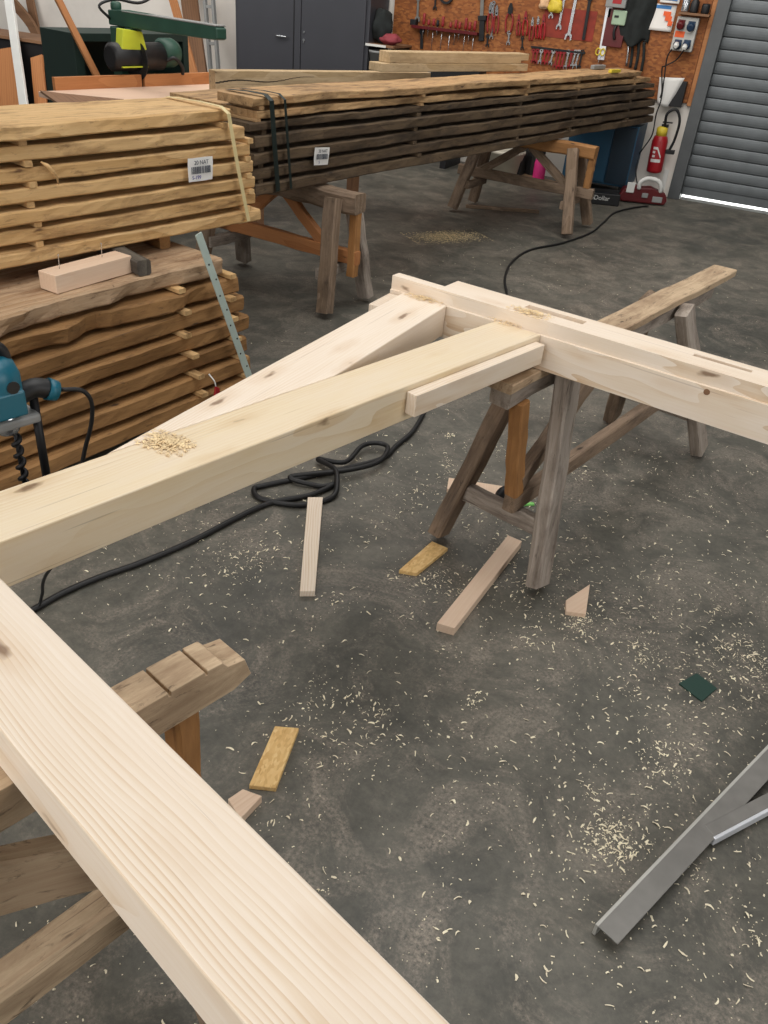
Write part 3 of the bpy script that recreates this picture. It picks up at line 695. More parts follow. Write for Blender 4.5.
# ------------------------------------------------------------------ cables
def cable(name, label, pts, r, mat=RUBBER, group=None, cat='cable'):
    return tag(MB().tube(smooth(pts), r, 8).build(name, mat), label, cat, group)
c_ = .011
cable('power_cable', 'thick black cable looped in a coil under the long beam', [(-1.117, 3.043, 0.011), (-1.089, 2.850, 0.011), (-1.095, 2.702, 0.011), (-1.097, 2.585, 0.011), (-1.167, 2.456, 0.011), (-1.268, 2.310, 0.011), (-1.371, 2.167, 0.011), (-1.392, 2.121, 0.011), (-1.332, 2.080, 0.011), (-1.199, 2.119, 0.011), (-1.129, 2.226, 0.011), (-1.156, 2.312, 0.030), (-1.203, 2.374, 0.035), (-1.298, 2.423, 0.020), (-1.193, 2.445, 0.030), (-1.195, 2.594, 0.030), (-1.153, 2.652, 0.030), (-1.102, 2.637, 0.030), (-1.087, 2.515, 0.030), (-1.156, 2.398, 0.030), (-1.268, 2.309, 0.020),
      (-1.316, 2.244, 0.020), (-1.202, 2.268, 0.011), (-1.164, 2.304, 0.014), (-1.203, 2.195, 0.011), (-1.295, 2.073, 0.011), (-1.341, 1.932, 0.011), (-1.388, 1.738, 0.011), (-1.450, 1.568, 0.011), (-1.505, 1.452, 0.011), (-1.542, 1.347, 0.011), (-1.558, 1.258, 0.011), (-1.577, 1.157, 0.011), (-1.614, 0.976, 0.011)], .0098)
cable('power_cable', 'black cable curving across the floor behind the head beam to the chainsaw', [(-1.173, 4.423, 0.009), (-1.328, 4.838, 0.009), (-1.449, 5.160, 0.009), (-1.525, 5.542, 0.009), (-1.513, 5.926, 0.009), (-1.372, 6.290, 0.009), (-1.268, 6.753, 0.009), (-1.259, 7.210, 0.009), (-1.261, 7.613, 0.009), (-1.169, 7.945, 0.009), (-1.062, 8.151, 0.009)], .008)

# ------------------------------------------------------------------ teal drill stand behind the long beam
dz = Vector((-1.185, .99, 0))
drill = empty('drill_stand', 'teal power drill on a black column stand at the left edge', 'drill', rotz(72, (-1.186, 1.025, .63)))
# local: X along the long beam (to the right), Y away from the camera
MB().box(-.14, .03, -.15, .015, -.01, .002).box(-.14, .03, -.1635, -.148, -.01, .105).build('base_plate', IRON, drill, bevel=.002)
DM = Matrix.Translation((-.012, 0, -.025))
for x in (-.105, .012): MB().tube([(x, 0, .0), (x, 0, .24)], .0085, 12).build('column', IRON, drill)
au = MB(); pts = []
for k in range(90):
    t = k/89; pts.append((-.035+.0065*math.cos(t*34), .0065*math.sin(t*34), .055+.14*t))
au.tube(pts, .0052, 6); au.tube([(-.035, 0, .05), (-.035, 0, .2)], .004, 8); au.build('auger_bit', IRON, drill)
MB().box(-.13, .022, -.028, .028, .215, .235).build('carriage', GREYP, drill, DM, bevel=.006)
MB().lathe([(.018, 0), (.022, .01), (.022, .035), (.014, .045)], 18, Matrix.Translation((-.035, 0, .2))).build('chuck', CHROME, drill, DM)
MB().lathe([(.03, 0), (.044, .012), (.048, .04), (.048, .08), (.04, .105), (.025, .115)], 26, Matrix.Translation((-.045, 0, .24))).box(-.1, -.01, -.05, .05, .25, .3).build('motor_housing', TEAL, drill, DM, bevel=.004)
MB().tube(smooth([(-.07, 0, .345), (-.05, 0, .375), (-.025, 0, .372), (-.015, 0, .35), (-.02, 0, .32)], 5), [.01]*21, 10).build('top_handle', BLACK, drill, DM)
hs = MB().tube(smooth([(-.015, -.01, .27), (.02, -.015, .283), (.048, -.018, .274)], 5), .019, 12)
hs.build('side_handle', BLACK, drill, DM)
MB().tube([(.044, -.018, .276), (.062, -.02, .267)], [.022, .02], 12).build('handle_collar', TEAL, drill, DM)
MB().lathe([(.012, -.052), (.012, -.05)], 12, Matrix.Translation((-.03, 0, .31)) @ Matrix.Rotation(PI/2, 4, 'X') @ Matrix.Translation((0, 0, .1))).build('gear_knob', BLACK, drill, DM)
dm = drill.matrix_world
def dl(p): return tuple(drill.matrix_world @ (Vector(p)-Vector((0, 0, .025 if p[2] > 0 else 0))))
bpy.context.view_layer.update()
cab_pts = [dl((.06, -.02, .267)), dl((.1, -.022, .255)), dl((.118, -.022, .225)), dl((.118, -.01, .17)), dl((.105, .01, .1)), dl((.085, .01, .03)), dl((.07, -.0, -.1)), (-1.449, 1.214, 0.200), (-1.538, 1.263, 0.060), (-1.558, 1.251, 0.012), (-1.587, 1.184, 0.012)]
cable('drill_cable', 'thin black cable hanging from the teal drill handle to the floor', cab_pts, .0045)
# ------------------------------------------------------------------ saw table and radial saw behind the left piles
TA = 77.; TM = rotz(TA, (-4.056, 4.889, 0))          # local X along the fence, -Y toward the photographer
ST = .83
tbl = empty('saw_table', 'long pinkish saw table behind the left piles', 'work table', TM)
MB().box(-.78, 1.6, -.72, -.0, ST-.03, ST).build('table_top', PALEPINK, tbl, bevel=.002)
for x in (-.68, .4, 1.45):
    for y in (-.66, -.08): MB().box(x-.035, x+.035, y-.035, y+.035, 0, ST-.03).build('leg', BROWN, tbl, bevel=.002)
MB().box(-.68, 1.45, -.68, -.64, ST-.12, ST-.03).box(-.68, 1.45, -.1, -.06, ST-.12, ST-.03).build('apron', BROWN, tbl)
MB().box(-.66, -.012, 0, .028, ST-.03, ST+.072).build('fence_board', ORANGE, tbl, bevel=.002)
MB().box(.012, .63, 0, .028, ST-.03, ST+.072).build('fence_board', ORANGE, tbl, bevel=.002)
floor_piece_late = [(-4.177, 4.092, 0.846), (-3.745, 3.800, 0.846), (-3.686, 4.257, 0.846), (-4.030, 4.116, 0.846)]
saw = empty('radial_arm_saw', 'green radial arm saw with yellow guard behind the table fence', 'saw', TM)
MB().box(-.05, .05, .16, .25, .0, 1.16).build('column', GREEN, saw, bevel=.008)
arm = MB()
arm.prism([(.27, 1.165), (.27, 1.25), (.14, 1.26), (-.76, 1.25), (-.78, 1.238), (-.78, 1.185), (-.76, 1.178), (.05, 1.165)], -.04, .04, Matrix(((0, 0, 1, 0), (1, 0, 0, 0), (0, 1, 0, 0), (0, 0, 0, 1))))
arm.build('arm', GREEN, saw, bevel=.006)
MB().box(-.042, .042, -.77, .12, 1.25, 1.257).build('arm_rail', GREYP, saw, bevel=.002)
MB().lathe([(.03, 0), (.035, .01), (.035, .04), (.02, .05)], 14, Matrix.Translation((0, .23, 1.25))).build('height_knob', GREEN, saw)
MB().prism([(-.15, 0), (.05, -.012), (.02, .1), (-.13, .115)], -.03, .04, Matrix(((1, 0, 0, 0), (0, 0, -1, .04), (0, 1, 0, 1.05), (0, 0, 0, 1)))).build('blade_guard', YELG, saw, bevel=.006)
MB().lathe([(.12, -.003), (.12, .003)], 40, Matrix.Translation((0, .06, .98)) @ Matrix.Rotation(PI/2, 4, 'Y')).build('saw_blade', IRON, saw)
MB().box(-.16, .04, -.01, .03, .945, .953).build('guard_edge', YELG, saw)
MB().lathe([(.06, -.2), (.085, -.18), (.085, .2), (.06, .21)], 22, Matrix.Translation((.0, .07, 1.0)) @ Matrix.Rotation(PI/2, 4, 'Y')).build('motor', BLACK, saw)
MB().lathe([(.07, .2), (.09, .22), (.09, .3), (.07, .34), (.03, .35)], 22, Matrix.Translation((.0, .07, 1.02)) @ Matrix.Rotation(PI/2, 4, 'Y')).build('motor_cap', GREEN, saw)
MB().box(-.04, .04, .03, .11, 1.075, 1.163).build('carriage', GREEN, saw, bevel=.003)
MB().tube(smooth([(.2, .0, .98), (.24, -.04, 1.0), (.3, -.04, .95), (.32, -.02, .9)], 5), .012, 8).build('handle', BLACK, saw)
MB().tube(smooth([(-.04, .25, 1.2), (-.1, .27, 1.27), (.02, .25, 1.31), (.2, .22, 1.3), (.42, .25, 1.4), (.7, .3, 1.6)], 6), .009, 8).build('saw_cable', BLACK, saw)
hood = MB().box(-.22, -.15, .42, .8, .0, 1.1).box(.7, .75, .42, .8, .0, 1.1).box(-.15, .7, .42, .8, 1.05, 1.1).box(-.15, .7, .77, .8, .0, 1.05).box(-.15, .7, .42, .77, .5, .53)
tag(hood.build('dust_hood', plain('dark machine green', '#182c26', .6), None, TM, bevel=.003), 'dark green open dust hood standing behind the radial saw', 'dust hood')
ll = [TM @ Vector(p) for p in ((.155, .07, .004), (-.36, .5, 1.5))]
tag(rough_stick((ll[1]-ll[0]).length, .045, .025, seg=8, j=.001, seed=5).build('leaning_lath', ORANGE, None, frame(ll[0], ll[1], TM.to_3x3() @ Vector((0, -1, 0)))), 'thin orange lath leaning across the green dust hood', 'lath')

floor_piece('curved_offcut', 'dark brown curved offcut lying on the left end of the saw table', 'offcut', floor_piece_late, .014, BROWN, z=ST+.001)
# cracked plank on edge and old beams behind the dark pile
pA = Vector((-3.424, 4.815, 1.000)); pB = Vector((-2.632, 6.446, 1.000))
pm = frame((pA.x, pA.y, ST+.001), (pB.x, pB.y, ST+.001)); Lp = (pB-pA).length
pk = empty('thick_plank', 'thick pale plank standing on edge on the saw table, cracked at its left end', 'plank', pm)
MB().box(0, Lp, 0, .085, 0, .168).build('plank_body', OLDB, pk, bevel=.003)
cr = MB(); 
for k in range(26):
    u = k/26; x = .0+u*.75; zc = .1+.01*math.sin(u*9)+.03*u; h_ = .003*(1-u)+.0008
    cr.box(x, x+.031, -.0012, .001, zc-h_, zc+h_)
cr.build('crack', BLACK, pk)
zz = ZB2[1]+TT2[1]+.01
oA = Vector((-2.679, 5.776, 1.060)); oB = Vector((-2.118, 7.214, 1.060))
om = frame((oA.x, oA.y, zz), (oB.x, oB.y, zz)); Lo = (oB-oA).length
o = MB().box(-.06, Lo, 0, .13, 0, .052).build('old_beam', OLDB, None, om, bevel=.004); tag(o, 'weathered squared timber, lower one of the two lying on the long dark pile', 'old timber', 'old timbers on the dark pile')
o = MB().box(.02, Lo-.09, .005, .12, .053, .122).box(Lo-.09, Lo, .005, .12, .075, .122).build('old_beam', OLDB, None, om, bevel=.004); tag(o, 'weathered squared timber with notched end, upper one of the two lying on the long dark pile', 'old timber', 'old timbers on the dark pile')
# bits on top of the far end of the pile
ym = frame((-1.507, 7.421, 1.090), (-1.410, 7.815, 1.090))
o = MB().box(0, .17, -.015, .015, 0, .022).box(.02, .06, -.016, .016, .0, .024).build('spirit_level', YELLOW, None, Matrix.Translation((0, 0, TOP2+.004-1.09)) @ ym, bevel=.003); tag(o, 'small yellow tool lying on the far end of the long dark pile', 'hand tool')
km = frame((-1.660, 7.520, 1.090), (-1.541, 8.171, 1.090))
o = MB().prism([(0, .0), (.24, .0), (.24, .03), (.1, .05), (.02, .04)], 0, .03).build('plane_tool', GREYP, None, Matrix.Translation((0, 0, TOP2+.004-1.09)) @ km, bevel=.004); tag(o, 'grey rounded hand tool lying behind the small yellow tool', 'hand tool')

# ------------------------------------------------------------------ things leaning and standing at the back wall
def lean(name, label, b_, t, wd, th, mat, cat='plank', up=(0, -1, 0), j=.002):
    '''a board standing on the floor with its top against the back wall.'''
    b_, t = Vector(b_), Vector(t); d = t-b_
    b_ = b_+d*((.012-b_.z)/d.z)
    if d.y > 1e-3: t = b_+d*((WY-.012-th/2-b_.y)/d.y)
    return tag(rough_stick((t-b_).length, wd, th, seg=8, j=j, seed=R.randrange(999)).build(name, mat, None, frame(b_, t, up)), label, cat)
def prop(name, label, b_, t, wd, th, mat, cat='plank'):
    return tag(rough_stick((Vector(t)-Vector(b_)).length, wd, th, seg=8, j=.002, seed=R.randrange(999)).build(name, mat, None, frame(b_, t, (0, -1, 0))), label, cat)
lc = empty('low_cabinet', 'low dark cabinet behind the planks at the left edge', 'cabinet', Matrix.Translation((-8.7, 7.24, 0)))
MB().box(0, 1.42, 0, .5, 0, .7).build('body', IRON, lc, bevel=.004); MB().box(-.02, 1.44, -.02, .52, .7, .73).build('cabinet_top', BROWN, lc, bevel=.003)
prop('leaning_plank', 'white painted board leaning at the far left, in front of the brown planks', (-7.22, 6.83, .006), (-8.06, 7.63, 1.6), .12, .03, WHITE)
prop('leaning_plank', 'broad orange brown plank leaning at the left edge', (-7.6, 6.99, .012), (-7.72, 7.2, .62), .36, .025, ORANGE)
prop('leaning_plank', 'orange brown plank leaning just right of the white board', (-7.16, 6.99, .012), (-7.33, 7.2, .585), .17, .025, ORANGE)
lean('leaning_plank', 'dark brown plank leaning behind the other planks at left', (-8.533, 8.500, -0.061), (-8.853, 8.700, 1.026), .12, .03, BROWN)
cv = []
vs = []; fs = []
path = smooth([(-8.385, 8.360, -0.166), (-8.424, 8.360, 0.051), (-8.458, 8.380, 0.390), (-8.542, 8.400, 0.694), (-8.769, 8.420, 0.898), (-8.982, 8.440, 1.021)], 5)
for i, p in enumerate(path):
    tg = (path[min(i+1, len(path)-1)]-path[max(i-1, 0)]).normalized(); sd = tg.cross(Vector((0, 1, 0))).normalized()
    for a, b_ in ((-1, -1), (1, -1), (1, 1), (-1, 1)): vs.append(p+sd*a*.055+Vector((0, b_*.02, 0)))
for i in range(len(path)-1):
    for k in range(4): fs.append((i*4+k, (i+1)*4+k, (i+1)*4+(k+1) % 4, i*4+(k+1) % 4))
fs += [(0, 1, 2, 3), tuple((len(path)-1)*4+k for k in (3, 2, 1, 0))]
tag(MB().add(vs, fs).build('curved_rib', BROWN, None), 'curved brown wooden rib leaning behind the white board', 'curved timber')
lean('leaning_plank', 'short orange plank leaning behind the tip of the saw arm', (-5.703, 7.700, 0.484), (-6.098, 8.000, 0.948), .1, .025, ORANGE)
lean('leaning_plank', 'tall dark brown plank leaning left of the grey cupboard', (-6.022, 8.200, 0.388), (-6.401, 8.550, 1.268), .22, .03, BROWN)
o = MB()
for x in (0, .1): o.box(x, x+.03, -.02, .02, 0, 2.0)
for k in range(6): o.box(.03, .1, -.012, .012, .15+.33*k, .18+.33*k)
lb0 = Vector((-5.621, 8.200, 0.358)); lb0.z = 0.0
tag(o.build('narrow_rack', GREYP, None, rotz(0, (lb0.x-.24, 8.2, 0)) @ Matrix.Rotation(math.radians(-4), 4, 'Y'), bevel=.002), 'narrow pale upright rack beside the grey cupboard', 'rack')
# grey steel cupboard
YC = 8.3
cx0 = (-5.601, 8.300, 0.883)[0]; cx1 = (-4.130, 8.300, 1.028)[0]; cm = (-4.847, 8.300, 0.957)[0]
cup = empty('steel_cupboard', 'dark grey two door steel cupboard against the back wall', 'cupboard', Matrix.Translation((cx0, YC, 0)))
wc = cx1-cx0; wm_ = cm-cx0
MB().box(-.04, wc+.04, .02, .44, .05, 1.95).box(-.02, wc+.02, .04, .42, 0, .05).build('body', CUPB, cup, bevel=.004)
for nm, xa, xb in (('l', 0, wm_-.004), ('r', wm_+.004, wc)):
    d_ = MB().box(xa, xb, 0, .02, .08, 1.93).build('door', CUPB, cup, bevel=.005)
    if nm == 'l':
        hz = (-5.054, 8.300, 0.972); hx = hz[0]-cx0
        MB().tube(smooth([(hx-.06, -.0, hz[2]), (hx-.06, -.03, hz[2]), (hx+.04, -.032, hz[2]), (hx+.05, -.028, hz[2]-.002)], 4), .009, 8).build('handle', CHROME, d_)
        MB().box(wm_-.085, wm_-.075, -.004, 0, .1, 1.9).build('fold', IRON, d_)
    else:
        hz = (-4.806, 8.300, 0.961); hx = hz[0]-cx0
        MB().lathe([(.012, 0), (.014, .008)], 14, Matrix.Translation((hx, 0, hz[2])) @ Matrix.Rotation(PI/2, 4, 'X')).lathe([(.01, 0), (.011, .008)], 14, Matrix.Translation((hx, 0, hz[2]+.07)) @ Matrix.Rotation(PI/2, 4, 'X')).box(hx-.004, hx+.004, -.012, 0, hz[2]-.03, hz[2]-.008).build('lock', CHROME, d_)
# strand board clad tool wall
tbx0 = cx1+.1
bd_ = MB().box(tbx0, DX0-.152, WY-.035, WY-.002, .82, 3.0).build('tool_board', OSBW, None); tag(bd_, 'orange brown strand board cladding the wall behind the tools', 'wall board')
YB = WY-.037
# bench below it
bx0 = (-4.095, 8.300, 0.859)[0]+.06; bx1 = -2.3
bench = empty('work_bench', 'dark work bench against the tool wall, half hidden by the piles', 'work bench', Matrix.Translation((bx0, 8.2, 0)))
bw_ = bx1-bx0
MB().box(0, bw_, 0, .5, .72, .77).build('bench_top', IRON, bench, bevel=.003)
for x in (.05, bw_*.5, bw_-.1): MB().box(x, x+.06, .03, .45, 0, .72).build('leg', IRON, bench)
# blue cabinet under the far end
ba = (-1.672, 8.250, 0.123); bb = (-1.040, 8.500, 0.187)
bc_ = empty('blue_cabinet', 'dark blue steel cabinet on the floor behind the far sawhorse', 'cabinet', Matrix.Translation((-1.94, 8.3, 0)))
MB().box(0, .62, 0, .42, .1, .62).build('body', BLUEC, bc_, bevel=.004)
MB().box(.01, .405, -.018, 0, .12, .61).build('door', BLUEC, bc_, bevel=.003)
MB().box(.415, .61, -.018, 0, .12, .61).build('door', plain('dark blue door', '#0e2433', .5), bc_, bevel=.003)
for x in (.02, .55): MB().box(x, x+.05, .02, .07, 0, .1).build('foot', IRON, bc_)
# black boxes on the bench
bz = .771
k = (-3.293, 8.400, 1.058); o = MB().box(0, .5, -.1, .1, 0, .2).box(.02, .48, -.11, -.1, .12, .14).build('tool_case', BLACK, None, Matrix.Translation((k[0]-.12, 8.45, bz)), bevel=.008); tag(o, 'long black tool case on the bench under the red tool shelf', 'tool case')
k = (-3.396, 8.350, 1.049); o = MB().box(-.07, .03, -.07, .07, 0, .19).build('grey_box', GREYP, None, Matrix.Translation((k[0]-.04, 8.45, bz)), bevel=.01); tag(o, 'small grey box at the left end of the long black tool case', 'box')
k = (-2.354, 8.400, 0.992); o = MB().box(-.2, .2, -.06, .06, 0, .14).build('grey_box', IRON, None, Matrix.Translation((k[0], 8.45, bz)), bevel=.008); tag(o, 'dark box on the bench under the lower wrench row', 'box')
# clothes, gloves and bucket right of the cupboard
k = (-4.116, 8.500, 1.138)
vs = []; fs = []
def lump(name, label, cat, c, sx, sy, sz, mat, seed, n=14, amp=.3):
    v = []; f = []
    for i in range(n+1):
        th = PI*i/n
        for j_ in range(2*n):
            ph = PI*j_/n; d = Vector((math.sin(th)*math.cos(ph), math.sin(th)*math.sin(ph), math.cos(th)))
            s_ = 1+amp*mnoise.noise(d*1.7+Vector((seed, 0, 0)))+amp*.4*mnoise.noise(d*5+Vector((seed, 3, 0)))
            v.append((c[0]+d.x*sx*s_, c[1]+d.y*sy*s_, max(c[2]-sz*.95, c[2]+d.z*sz*s_)))
    for i in range(n):
        for j_ in range(2*n): f.append((i*2*n+j_, (i+1)*2*n+j_, (i+1)*2*n+(j_+1) % (2*n), i*2*n+(j_+1) % (2*n)))
    return tag(MB().add(v, f, True).build(name, mat, None), label, cat)
sz_ = (-4.068, 8.400, 1.006)[2]
sx0 = (-4.189, 8.400, 0.994)[0]+.09
sh = empty('wall_shelf', 'small pale edged shelf right of the grey cupboard holding gloves and cloth', 'shelf', Matrix.Translation((sx0, 8.38, sz_)))
MB().box(0, .3, -.1, .35, -.02, 0).build('shelf_board', BROWN, sh, bevel=.002); MB().box(0, .22, -.106, -.1, -.02, .0).build('shelf_edge', WHITE, sh)
for x in (.02, .26): MB().prism([(0, 0), (.3, 0), (.0, -.18)], -.01, .01, Matrix(((0, 0, 1, x), (-1, 0, 0, .35), (0, 1, 0, -.02), (0, 0, 0, 1)))).build('bracket', IRON, sh)
lump('cloth_heap', 'dark cloth heap on the small shelf right of the grey cupboard', 'cloth', (sx0+.09, 8.45, sz_+.15), .1, .1, .155, CLOTH, 2.)
lump('work_glove', 'dull red gloves on the small shelf right of the grey cupboard', 'gloves', (sx0+.21, 8.4, sz_+.05), .1, .07, .05, GLOVE, 5.)
k = (-3.997, 8.350, 0.850)
bk = empty('grey_bucket', 'pale grey bucket right of the grey cupboard on the bench', 'bucket', Matrix.Translation((k[0]+.02, 8.36, bz)))
MB().lathe([(.08, 0), (.105, .16), (.11, .16), (.11, .18), (.1, .18), (.09, .16), (.07, .015)], 20).build('bucket_body', GREYP, bk)
MB().tube(smooth([(-.11, -.01, .165), (-.07, -.09, .08), (0, -.12, .03), (.07, -.09, .08), (.11, -.01, .165)], 4), .004, 6).build('handle', IRON, bk)

# ------------------------------------------------------------------ the tool wall; each tool hangs on the board
def wm(x, z): return Matrix.Translation((x, YB-.012, z))
def wrench(label, a, b_, wd, mat, group=None, name='wrench'):
    """combination wrench from its ring (a, top) to its open jaw (b, bottom)."""
    a = Vector(a); b_ = Vector(b_); L_ = (b_-a).length; M = frame((a.x, YB-.012, a.z), (b_.x, YB-.012, b_.z), (0, -1, 0))
    h = .005; mb = MB()
    mb.prism([(.0, -wd*.3), (L_-wd*.6, -wd*.3), (L_-wd*.6, wd*.3), (0, wd*.3)], -h*.6, h*.6)
    n = 14; ro, ri = wd*.75, wd*.38
    ring = []
    for k in range(n):
        t = 2*PI*k/n; t2 = 2*PI*(k+1)/n
        q = [(ro*math.cos(t), ro*math.sin(t)), (ro*math.cos(t2), ro*math.sin(t2)), (ri*math.cos(t2), ri*math.sin(t2)), (ri*math.cos(t), ri*math.sin(t))]
        mb.prism(q, -h, h)
    x0 = L_-wd*.6
    mb.prism([(x0-wd*.3, -wd*.32), (x0, -wd*.7), (x0+wd*.9, -wd*.75), (x0+wd, -wd*.4), (x0+wd*.3, -wd*.34), (x0+wd*.1, 0), (x0+wd*.3, wd*.34), (x0+wd, wd*.4), (x0+wd*.9, wd*.75), (x0, wd*.7), (x0-wd*.3, wd*.32)], -h, h)
    return tag(mb.build(name, mat, None, M), label, 'wrench', group)
def pliers(label, a, b_, wd, group=None, hm=REDH, jm=CHROME, up_jaw=True, name='pliers'):
    a = Vector(a); b_ = Vector(b_); L_ = (b_-a).length; M = frame((a.x, YB-.014, a.z), (b_.x, YB-.014, b_.z), (0, -1, 0))
    root = empty(name, label, 'pliers', M, group)
    MB().prism([(0, -wd*.12), (L_*.18, -wd*.32), (L_*.34, -wd*.3), (L_*.38, 0), (L_*.34, wd*.3), (L_*.18, wd*.32), (0, wd*.12)], -.006, .006).build('jaw', jm, root)
    MB().lathe([(wd*.16, -.008), (wd*.16, .008)], 12, Matrix.Translation((L_*.28, 0, 0))).build('pivot', IRON, root)
    for s in (-1, 1):
        MB().tube(smooth([(L_*.3, s*wd*.1, 0), (L_*.45, s*wd*.38, 0), (L_*.7, s*wd*.46, 0), (L_, s*wd*.3, 0)], 4), [.006]*3+[.0085]*9+[.006], 8).build('handle', hm, root)
    return root
def driver(label, c, hl, sl_, hm, group=None):
    """screwdriver standing in the shelf: handle up, blade down."""
    M = wm(c[0], c[2]) @ Matrix.Translation((0, -.03, 0))
    root = empty('screwdriver', label, 'screwdriver', M, group)
    MB().lathe([(.008, 0), (.014, .01), (.016, hl*.4), (.012, hl*.6), (.015, hl*.9), (.008, hl)], 12).build('handle', hm, root)
    MB().tube([(0, 0, 0.0), (0, 0, -sl_)], .0035, 8).build('blade', CHROME, root)
    return root
# the red tool shelf
sa = (-3.796, 8.700, 1.183); sb = (-3.099, 8.700, 1.214)
shelf = empty('tool_shelf', 'dark red narrow tool shelf on the strand board wall', 'tool shelf', Matrix.Translation((sa[0], YB, sa[2])))
ws = sb[0]-sa[0]
MB().box(0, ws, -.07, 0, -.02, 0).build('shelf_board', DKRED, shelf, bevel=.002)
MB().box(0, ws, -.075, -.07, -.022, .004).build('shelf_lip', DKRED, shelf)
MB().box(-.02, .04, -.07, 0, .0, .05).build('end_block', IRON, shelf, bevel=.004)
SHX = [(-3.678, 8.700, 1.202), (-3.625, 8.700, 1.205), (-3.571, 8.700, 1.207), (-3.528, 8.700, 1.208), (-3.475, 8.700, 1.210), (-3.391, 8.700, 1.212), (-3.338, 8.700, 1.214), (-3.296, 8.700, 1.215), (-3.234, 8.700, 1.217), (-3.192, 8.700, 1.218), (-3.141, 8.700, 1.219)]
hl_ = [.1, .05, .065, .055, .09, .05, .075, .06, .1, .07, .085]; sl2 = [.12, .1, .2, .08, .22, .3, .14, .1, .22, .12, .26]
NTH = ['first', 'second', 'third', 'fourth', 'fifth', 'sixth', 'seventh', 'eighth', 'ninth', 'tenth', 'eleventh', 'twelfth', 'thirteenth', 'fourteenth', 'fifteenth']
for i, (p, a, b_) in enumerate(zip(SHX, hl_, sl2)):
    driver('red handled screwdriver in the red tool shelf, %s from the left' % NTH[i], (p[0], 0, sa[2]+.012), a, b_, REDH if i not in (3,) else IRON, 'screwdrivers in the tool shelf')
# black rods left of and under the shelf
def rod(name, label, a, b_, wd, th, mat, cat):
    a = Vector(a); b_ = Vector(b_)
    return tag(MB().box(0, (b_-a).length, -wd/2, wd/2, -th/2, th/2).box(-.012, .03, -wd*.8, wd*.8, -th*.7, th*.7).build(name, mat, None, frame((a.x, YB-.02, a.z), (b_.x, YB-.02, b_.z), (0, -1, 0)), bevel=.003), label, cat)
rod('pry_bar', 'dark flat bar hanging below the left end of the red tool shelf', (-3.699, 8.700, 1.149), (-3.686, 8.700, 0.985), .03, .014, IRON, 'bar')
rod('square_blade', 'grey steel blade hanging above the right end of the red shelf', (-3.110, 8.700, 1.484), (-3.092, 8.700, 1.306), .035, .01, ALU, 'steel blade')
rod('sharpening_file', 'thick black file handle hanging right of the red shelf', (-3.083, 8.700, 1.315), (-3.063, 8.700, 1.117), .05, .03, BLACK, 'file')
rod('try_square', 'thin dark bar hanging at the right end of the red cluster of wrenches', (-2.081, 8.700, 1.560), (-2.072, 8.700, 1.223), .028, .012, IRON, 'bar')
wrench('grey adjustable wrench hanging left above the red shelf', (-3.772, 8.700, 1.413), (-3.763, 8.700, 1.229), .035, ALU)
wrench('small dark wrench hanging above the middle of the red shelf', (-3.592, 8.700, 1.461), (-3.587, 8.700, 1.337), .026, IRON)
o = MB(); n = 18
for k in range(n):
    t, t2 = 2*PI*k/n, 2*PI*(k+1)/n
    o.prism([(.075*math.cos(t), .075*math.sin(t)), (.075*math.cos(t2), .075*math.sin(t2)), (.055*math.cos(t2), .055*math.sin(t2)), (.055*math.cos(t), .055*math.sin(t))], -.012, .012)
c = (-3.477, 8.700, 1.462); tag(o.build('steel_ring', IRON, None, Matrix.Translation((c[0], YB-.016, c[2])) @ Matrix.Rotation(PI/2, 4, 'X')), 'dark steel ring hanging at the top edge above the red shelf', 'ring')
G = 'pliers and wrenches in the middle of the tool wall'
pliers('long silver pliers with red handles, first right of the black file handle', (-3.017, 8.700, 1.443), (-2.997, 8.700, 1.190), .055, G, REDH, CHROME)
pliers('long silver pliers with red handles, second right of the black file handle', (-2.954, 8.700, 1.424), (-2.930, 8.700, 1.188), .05, G, REDH, CHROME)
wrench('slim silver wrench beside the red handled long pliers', (-2.991, 8.700, 1.437), (-2.970, 8.700, 1.151), .026, CHROME, G)
pliers('big pincers with round head and red handles on the tool wall', (-2.819, 8.700, 1.452), (-2.807, 8.700, 1.209), .075, G, REDH, IRON)
wrench('silver wrench below the big round headed pincers', (-2.797, 8.700, 1.210), (-2.792, 8.700, 1.118), .026, CHROME, G)
wrench('short dark wrench hanging under the left long pliers', (-3.008, 8.700, 1.164), (-3.000, 8.700, 1.081), .024, IRON, G)
wrench('short dark wrench hanging below the small red pliers', (-2.659, 8.700, 1.182), (-2.646, 8.700, 1.091), .022, IRON, G)
pliers('slim red handled pliers left of the thick red pair', (-2.726, 8.700, 1.372), (-2.704, 8.700, 1.194), .035, G, REDH, REDH)
pliers('thick all red pliers in the middle of the tool wall', (-2.662, 8.700, 1.401), (-2.640, 8.700, 1.200), .05, G, RED, REDH)
pliers('silver jawed red pliers, first of three before the red painted field', (-2.586, 8.700, 1.360), (-2.574, 8.700, 1.165), .038, G, REDH, CHROME)
pliers('red pliers, second of three before the red painted field', (-2.535, 8.700, 1.372), (-2.514, 8.700, 1.187), .036, G, RED, CHROME)
pliers('red pliers, third of three before the red painted field', (-2.485, 8.700, 1.393), (-2.464, 8.700, 1.184), .042, G, RED, REDH)
